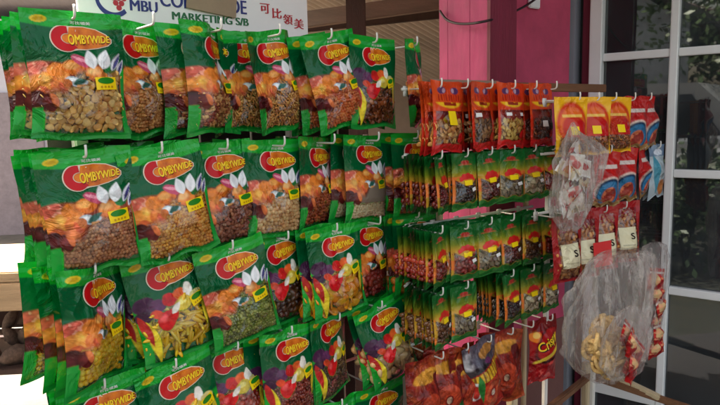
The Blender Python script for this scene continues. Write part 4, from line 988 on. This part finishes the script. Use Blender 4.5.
# sign board
MBOARD = mat('sign_white', (240, 238, 236), .5, var=.04, scale=4, bump=.05)
sg = empty('sign_board', RA.pt(1.45, .36, -.30), (0, 0, RA.rz), 'white shop sign board with blue and green lettering above the packets', 'sign')
sW = .0

SIGN_PANEL = 1
MNAVY = mat('sign_navy', (36, 48, 120), .5, var=.05, bump=0); MSGREEN = mat('sign_green', (28, 104, 60), .5, var=.05, bump=0); MSRED = mat('sign_red', (186, 40, 50), .5, var=.05, bump=0)
def sloc(px, py):        # board coordinates of a photo pixel
    v = at(px, py, 1) - Vector((0, 0, CZ)); pl = sg.location + RA.n * .0062
    k = (pl - Vector((0, 0, CZ))).dot(RA.n) / v.dot(RA.n); q = Vector((0, 0, CZ)) + v * k - sg.location
    return q.dot(RA.t), q.z
(xa, _), (xb, _) = sloc(79, 20), sloc(308, 20)
mb = MB(); mb.box(((xa + xb) / 2, 0, -.02), (xb - xa, .012, .5), bev=.002); mb.build('panel', MBOARD, sg)
def sign_text(body, px, py, px1, hpx, m, bold=.0, y=-.0068, nm='lettering'):
    V, Fs = text2d(body, 0); x0, z0 = sloc(px, py); x1, z1 = sloc(px1, py + (px1 - px) * .095); xh, zh = sloc(px, py - hpx)
    wd = V[:, 0].max(); W_ = [(x0 + a / wd * (x1 - x0), y, z0 + b * (zh - z0)) for a, b in V]
    mb = MB()
    for q in range(3 if bold else 1): mb.add([(a + q * .0011, b - q * .0002, c) for a, b, c in W_], Fs)
    return mb.build(nm, m, sg)
sign_text('MBU', 130, 10.5, 157, 11, MNAVY, .008)
sign_text('COMBYWIDE', 160, 6, 246, 15, MNAVY, .008)
sign_text('MARKETING S/B', 172, 19.5, 248, 8, MSGREEN, .008)
for ch, x, y in (('可', 260, 13), ('比', 272, 18), ('領', 283, 24), ('美', 294, 28.5)): sign_text(ch, x, y, x + 9, 10, MSRED, .008)
mb = MB(); x0, z0 = sloc(113, -1); n = 30
ring = [(x0 + .037 * math.cos(R(70 + k * 8.5)), z0 + .037 * math.sin(R(70 + k * 8.5))) for k in range(n)]; ring2 = [(x0 + .0 + .030 * math.cos(R(70 + k * 8.5)), z0 + .002 + .029 * math.sin(R(70 + k * 8.5))) for k in range(n)]
mb.add([(a, -.0068, b) for a, b in ring] + [(a, -.0068, b) for a, b in ring2], [(k, k + 1, n + k + 1, n + k) for k in range(n - 1)]); mb.build('emblem_ring', MNAVY, sg)
mb = MB()
for k, (dx, dz) in enumerate(((-.008, .002), (.003, .002), (.014, .002), (-.003, -.008), (.0085, -.008), (.003, -.017), (-.003, .012), (.0085, .012))):
    bm_ = [(x0 + .008 + dx * 1.05 + .0058 * math.cos(a), -.0068, z0 + .001 + dz * 1.05 + .0058 * math.sin(a)) for a in np.linspace(0, 6.28, 17)[:-1]]
    mb.add(bm_, [tuple(range(16))])
mb.build('emblem_grapes', MSRED, sg)
# cardboard tag pinned over the sign
mb = MB(); x0, z0 = sloc(211, 1); mb.box((0, 0, 0), (.125, .003, .056), bev=.0005); o = mb.build('cardboard_tag', mat('cardboard', (160, 138, 112), .85, var=.1, bump=.1)); 
o.location = sg.location + RA.t * x0 + Vector((0, 0, z0)) + RA.n * .012; o.rotation_euler = (0, R(6), RA.rz); tag(o, 'brown cardboard tag pinned over the sign lettering', 'tag')

sh = empty('shophouse', (-4.6, 9.0, 0), (0, 0, R(8)), 'pale lilac grey building far off at the left edge', 'building')
mb = MB(); mb.box((0, 1.5, 1.5), (6.0, 3.0, 3.0)); mb.build('wall', mat('pale_render', (206, 202, 210), .8, var=.08, scale=1.2, bump=.1), sh)
mb = MB(); mb.box((0, 1.2, 3.1), (6.6, 4.2, .08), Matrix.Rotation(R(-8), 3, 'X'), bev=.01); mb.build('roof', mat('pale_sheet', (190, 186, 192), .5, var=.1, scale=4, stretch=(8, 1, 1)), sh)
for x in (-2.0, -.3, 1.5):
    mb = MB(); mb.box((x, -.02, 1.3 if x != -.3 else 1.0), (.9, .06, .9 if x != -.3 else 2.0)); mb.build('window' if x != -.3 else 'door', mat('lilac_shutter', (150, 136, 140), .7), sh)
# table with stones, at the far left
MPLANK = mat('plank', (168, 140, 108), .8, var=.25, scale=3, stretch=(1, 8, 8), bump=.3)
tb = empty('market_table', (-1.75, 2.85, 0), (0, 0, R(4)), 'sunlit timber table with a low shelf at the far left', 'table')
mb = MB(); mb.box((0, .25, .875), (1.25, .7, .05), bev=.006); mb.build('tabletop', MPLANK, tb)
mb = MB(); mb.box((0, -.09, .785), (1.2, .03, .128), bev=.004); mb.build('apron', MPLANK, tb)
mb = MB(); mb.box((0, .3, .40), (1.2, .62, .03), bev=.004); mb.build('shelf', MTIMD, tb)
mb = MB(); mb.box((0, .62, .60), (1.2, .02, .36)); mb.build('back_board', MTIMD, tb)
for x in (-.58, .58):
    for y in (0, .55): mb = MB(); mb.box((x, y, .372), (.05, .05, .742), bev=.004); mb.build('leg', MPLANK, tb)
IV, IF = ico(2)
MSTONE = mat('stone', (104, 82, 70), .9, var=.45, scale=3, bump=.4, bscale=60)
sv = []
gg = np.random.RandomState(4)
for k in range(3):
    T = IV * (1 + .2 * np.sin(IV @ gg.normal(size=3) * 2.3 + k) + .12 * np.sin(IV @ gg.normal(size=3) * 4 + k) + .05 * gg.normal(size=len(IV)))[:, None] * np.array([1.3, .9, .75]); sv.append(mesh_np('stone', T, [IF], MSTONE))
stones = 0
for row in range(3):
    for k in range(7):
        o = link('stone', sv[(k + row) % 3]); r_ = g.uniform(.042, .058); o.scale = (r_,) * 3
        o.location = tb.location + Vector((-.02 + k * .098 + (row % 2) * .045 + g.uniform(-.012, .012), .06 + row * .08 + g.uniform(-.02, .02), .415 + r_ * .85 + row * .065)); o.rotation_euler = (g.uniform(0, 6), g.uniform(0, 6), g.uniform(0, 6))
        tag(o, 'grey brown stone lying on the low shelf of the table', 'stone', 'stones on the table shelf')

# low bench of timber rails at the bottom right
bench = empty('timber_stand', at(560, 400, 1.75).xyz * 1, (0, 0, RB.rz), 'low stand of cream and brown timber rails under the bags', 'stand')
def bp_(px, py, d): return Vector((at(px, py, d) - bench.location)).copy()
def brail(a, b, w, h, m, nm):
    mb = MB(); Ri = Matrix.Rotation(-RB.rz, 3, 'Z'); mb.beam(Ri @ (a - bench.location), Ri @ (b - bench.location), w, h, 0, .003); mb.build(nm, m, bench)
brail(at(545, 412, 1.62), at(594, 372, 1.98), .018, .02, MBROWN, 'rail')
brail(at(594, 377, 1.98), at(700, 412, 1.80), .018, .02, MBROWN, 'rail')
brail(at(598, 368, 2.0), at(660, 398, 1.86), .022, .016, MCREAMW, 'rail')
brail(at(586, 362, 1.94), at(585, 470, 1.94), .022, .022, MCREAMW, 'leg')
brail(at(512, 386, 1.62), at(512, 470, 1.62), .024, .024, MCREAMW, 'leg')
brail(at(512, 430, 1.60), at(545, 415, 1.62), .02, .03, MBROWN, 'rail')

# ------------------------------------------------------------------ the yard behind the camera (seen in the panes)
def tree(x, y, h, cr_, seed, lab, base=1.6):
    g = np.random.RandomState(seed); t = empty('tree', (x, y, 0), (0, 0, 0), lab, 'tree', 'trees in the yard')
    mb = MB(); mb.tube([(0, 0, 0), (.05, .02, h * .25), (-.04, .05, h * .5), (.02, 0, h * .8)], [.16, .12, .09, .03], 9)
    for k in range(6):
        a = g.uniform(0, 6.28); z = h * g.uniform(.35, .6); mb.tube([(0, 0, z), (math.cos(a) * cr_ * .4, math.sin(a) * cr_ * .4, z + h * .1), (math.cos(a) * cr_ * .8, math.sin(a) * cr_ * .8, z + h * .2)], [.06, .04, .015], 6)
    mb.build('trunk', MTIMD, t, True)
    V = []; Fs = []; n = 0; C = []
    cl = [(g.normal(size=3) * np.array([cr_ * .45, cr_ * .45, h * .20]) + np.array([0, 0, h * .56]), g.uniform(.4, .9) * cr_ * .5) for _ in range(26)]
    for c, rr in cl:
        sh = g.uniform(.7, 1.2)
        for k in range(300):
            p = c + g.normal(size=3) * rr * .55; a = rotm(g); sz = g.uniform(.045, .09)
            q = np.array([(-1, 0, 0), (0, .5, 0), (1, 0, 0), (0, -.5, 0)]) * sz @ a.T + p
            V.append(q); Fs.append(np.arange(4)[None] + n); n += 4
            col = np.array([.07, .13, .035]) * sh * g.uniform(.7, 1.3); C.append(np.tile([*col, 1], (4, 1)))
    link('crown', mesh_np('crown', np.concatenate(V), [np.concatenate(Fs)], MLEAF, False, np.concatenate(C)), t)
MLEAF = attr_mat('leaf', .5, 0, 0, 3)
tree(-5.3, -5.9, 4.8, 2.6, 1, 'broad leafy tree at the yard edge nearest the shop')
tree(-4.6, -7.4, 5.2, 2.6, 2, 'second leafy tree farther along the yard')
tree(-10.5, -7.2, 8.0, 3.4, 3, 'tall leafy tree behind the gabled house')
tree(-13, -3.0, 6.5, 2.8, 6, 'leafy tree on the far left of the yard')
hs = empty('gabled_house', (-9.2, -3.7, 0), (0, 0, R(126)), 'small grey gabled house across the yard', 'house')
mb = MB(); W_, D_, H_ = 4.6, 5.0, 2.9
mb.add([(-W_ / 2, -D_ / 2, 0), (W_ / 2, -D_ / 2, 0), (W_ / 2, D_ / 2, 0), (-W_ / 2, D_ / 2, 0), (-W_ / 2, -D_ / 2, H_), (W_ / 2, -D_ / 2, H_), (W_ / 2, D_ / 2, H_), (-W_ / 2, D_ / 2, H_), (0, -D_ / 2, H_ + 1.5), (0, D_ / 2, H_ + 1.5)],
       [(0, 1, 5, 8, 4), (2, 3, 7, 9, 6), (1, 2, 6, 5), (3, 0, 4, 7)]); mb.build('wall', mat('house_wall', (186, 190, 196), .8), hs)
mb = MB(); mb.beam((-1.3, -D_ / 2 - .3, H_ + .68), (-1.3, D_ / 2 + .3, H_ + .68), 3.2, .08); 
rf = MB()
for sgn in (-1, 1):
    rf.add([(0, -D_ / 2 - .4, H_ + 1.58), (sgn * (W_ / 2 + .5), -D_ / 2 - .4, H_ - .22), (sgn * (W_ / 2 + .5), D_ / 2 + .4, H_ - .22), (0, D_ / 2 + .4, H_ + 1.58), (0, -D_ / 2 - .4, H_ + 1.68), (sgn * (W_ / 2 + .5), -D_ / 2 - .4, H_ - .12), (sgn * (W_ / 2 + .5), D_ / 2 + .4, H_ - .12), (0, D_ / 2 + .4, H_ + 1.68)],
           [(0, 1, 2, 3), (7, 6, 5, 4), (0, 4, 5, 1), (2, 6, 7, 3), (1, 5, 6, 2)])
rf.build('roof', mat('house_roof', (84, 82, 84), .7), hs)
mb = MB(); mb.box((-1.1, -D_ / 2 - .01, 1.5), (1.0, .06, 1.0)); mb.build('window', MDARK, hs)
mb = MB(); mb.box((1.0, -D_ / 2 - .01, 1.0), (.9, .06, 2.0)); mb.build('door', MTIMD, hs)
def added_bush(x, y, h, seed):  # bushes added out of view to darken the lower window panes
    g = np.random.RandomState(seed); t = empty('added_bush', (x, y, 0)); V = []; Fs = []; C = []; n = 0
    mb = MB()
    for k in range(5): a = g.uniform(0, 6.28); mb.tube([(0, 0, 0), (.12 * math.cos(a), .12 * math.sin(a), h * .4), (.28 * math.cos(a), .28 * math.sin(a), h * .8)], [.015, .01, .005], 5)
    mb.build('stem', MTIMD, t, True)
    for k in range(1500):
        p = g.normal(size=3) * np.array([.26, .26, h * .22]) + np.array([0, 0, h * .55]); q = np.array([(-1, 0, 0), (0, .5, 0), (1, 0, 0), (0, -.5, 0)]) * g.uniform(.03, .06) @ rotm(g).T + p
        V.append(q); Fs.append(np.arange(4)[None] + n); n += 4; C.append(np.tile([*(np.array([.035, .07, .022]) * g.uniform(.6, 1.4)), 1], (4, 1)))
    link('foliage', mesh_np('foliage', np.concatenate(V), [np.concatenate(Fs)], MLEAF, False, np.concatenate(C)), t); return t
for k, (x, y, h, lab) in enumerate(((-1.7, -1.5, 1.0, 'low added bush nearest the viewer'), (-2.3, -1.0, 1.15, 'rounded added bush second from the viewer'), (-2.6, -.3, 1.0, 'added bush in the middle of the hedge row'), (-2.5, -1.9, 1.2, 'taller added bush behind the nearest one'), (-3.1, -1.1, 1.1, 'added bush beside the parked van'), (-2.9, .5, .9, 'smallest added bush at the row end'))):
    tag(added_bush(x, y, h, 20 + k), lab, 'added_bush', 'bushes added out of view to darken the panes')
# parked van
vn = empty('parked_van', (-5.4, -2.9, 0), (0, 0, R(-35)), 'pale grey parked van across the yard', 'van')
mb = MB(); prof = [(-2.1, .45), (-2.1, 1.1), (-1.95, 1.75), (-1.6, 1.92), (.9, 1.92), (1.5, 1.35), (2.15, 1.15), (2.2, .45)]
n = len(prof); ins = [(x, .82 if z < 1.2 else .72) for x, z in prof]
mb.add([(x, -i[1], z) for (x, z), i in zip(prof, ins)] + [(x, i[1], z) for (x, z), i in zip(prof, ins)], [tuple(range(n)), tuple(range(2 * n - 1, n - 1, -1))] + [(k, n + k, n + (k + 1) % n, (k + 1) % n) for k in range(n)])
mb.build('body', mat('van_paint', (190, 194, 198), .25, var=.03, bump=0, coat=.6), vn)
for sy in (-1, 1):
    mb = MB(); mb.add([(-1.75, sy * .80, 1.2), (1.25, sy * .80, 1.2), (.85, sy * .74, 1.78), (-1.6, sy * .74, 1.78)], [(0, 1, 2, 3)]); mb.build('side_glass', mat('van_glass', (20, 24, 28), .08, bump=0), vn)
    for x in (-1.35, 1.4):
        mb = MB(); mb.tube([(x, sy * .62, .32), (x, sy * .84, .32)], .32, 20); mb.build('wheel', mat('tyre', (24, 24, 24), .8), vn)

# ------------------------------------------------------------------ light
w = bpy.data.worlds.new('World'); SC.world = w; w.use_nodes = True; nt = w.node_tree; nt.nodes.clear()
bg = nt.nodes.new('ShaderNodeBackground'); ow = nt.nodes.new('ShaderNodeOutputWorld'); sk = nt.nodes.new('ShaderNodeTexSky')
SUN_EL, SUN_AZ = 62, -58           # azimuth from +Y (view direction), clockwise
sk.sky_type = 'NISHITA'; sk.sun_disc = False; sk.sun_elevation = R(SUN_EL); sk.sun_rotation = R(SUN_AZ); sk.ozone_density = .4; sk.dust_density = 6.0; sk.air_density = .75
bg.inputs['Strength'].default_value = .12
wb = nt.nodes.new('ShaderNodeMix'); wb.data_type = 'RGBA'; wb.blend_type = 'MULTIPLY'; wb.inputs['Factor'].default_value = 1; wb.inputs['B'].default_value = (1.0, .88, .66, 1)
nt.links.new(sk.outputs[0], wb.inputs['A']); nt.links.new(wb.outputs['Result'], bg.inputs[0]); nt.links.new(bg.outputs[0], ow.inputs[0])
sl = bpy.data.lights.new('sun', 'SUN'); sl.energy = 4.0; sl.angle = R(.53); sl.color = (1, .95, .87)
so = link('sun', sl); dv = Vector((math.sin(R(SUN_AZ)) * math.cos(R(SUN_EL)), math.cos(R(SUN_AZ)) * math.cos(R(SUN_EL)), math.sin(R(SUN_EL))))
so.rotation_euler = dv.to_track_quat('Z', 'Y').to_euler(); so.location = dv * 30
vs = SC.view_settings; vs.view_transform = 'Standard'; vs.look = 'None'; vs.exposure = 3.0; vs.gamma = 1; vs.use_curve_mapping = False
SC.cycles.transparent_max_bounces = 24; SC.cycles.max_bounces = 8; SC.cycles.use_denoising = True
SC.cycles.caustics_reflective = False; SC.cycles.caustics_refractive = False; SC.cycles.sample_clamp_indirect = 6
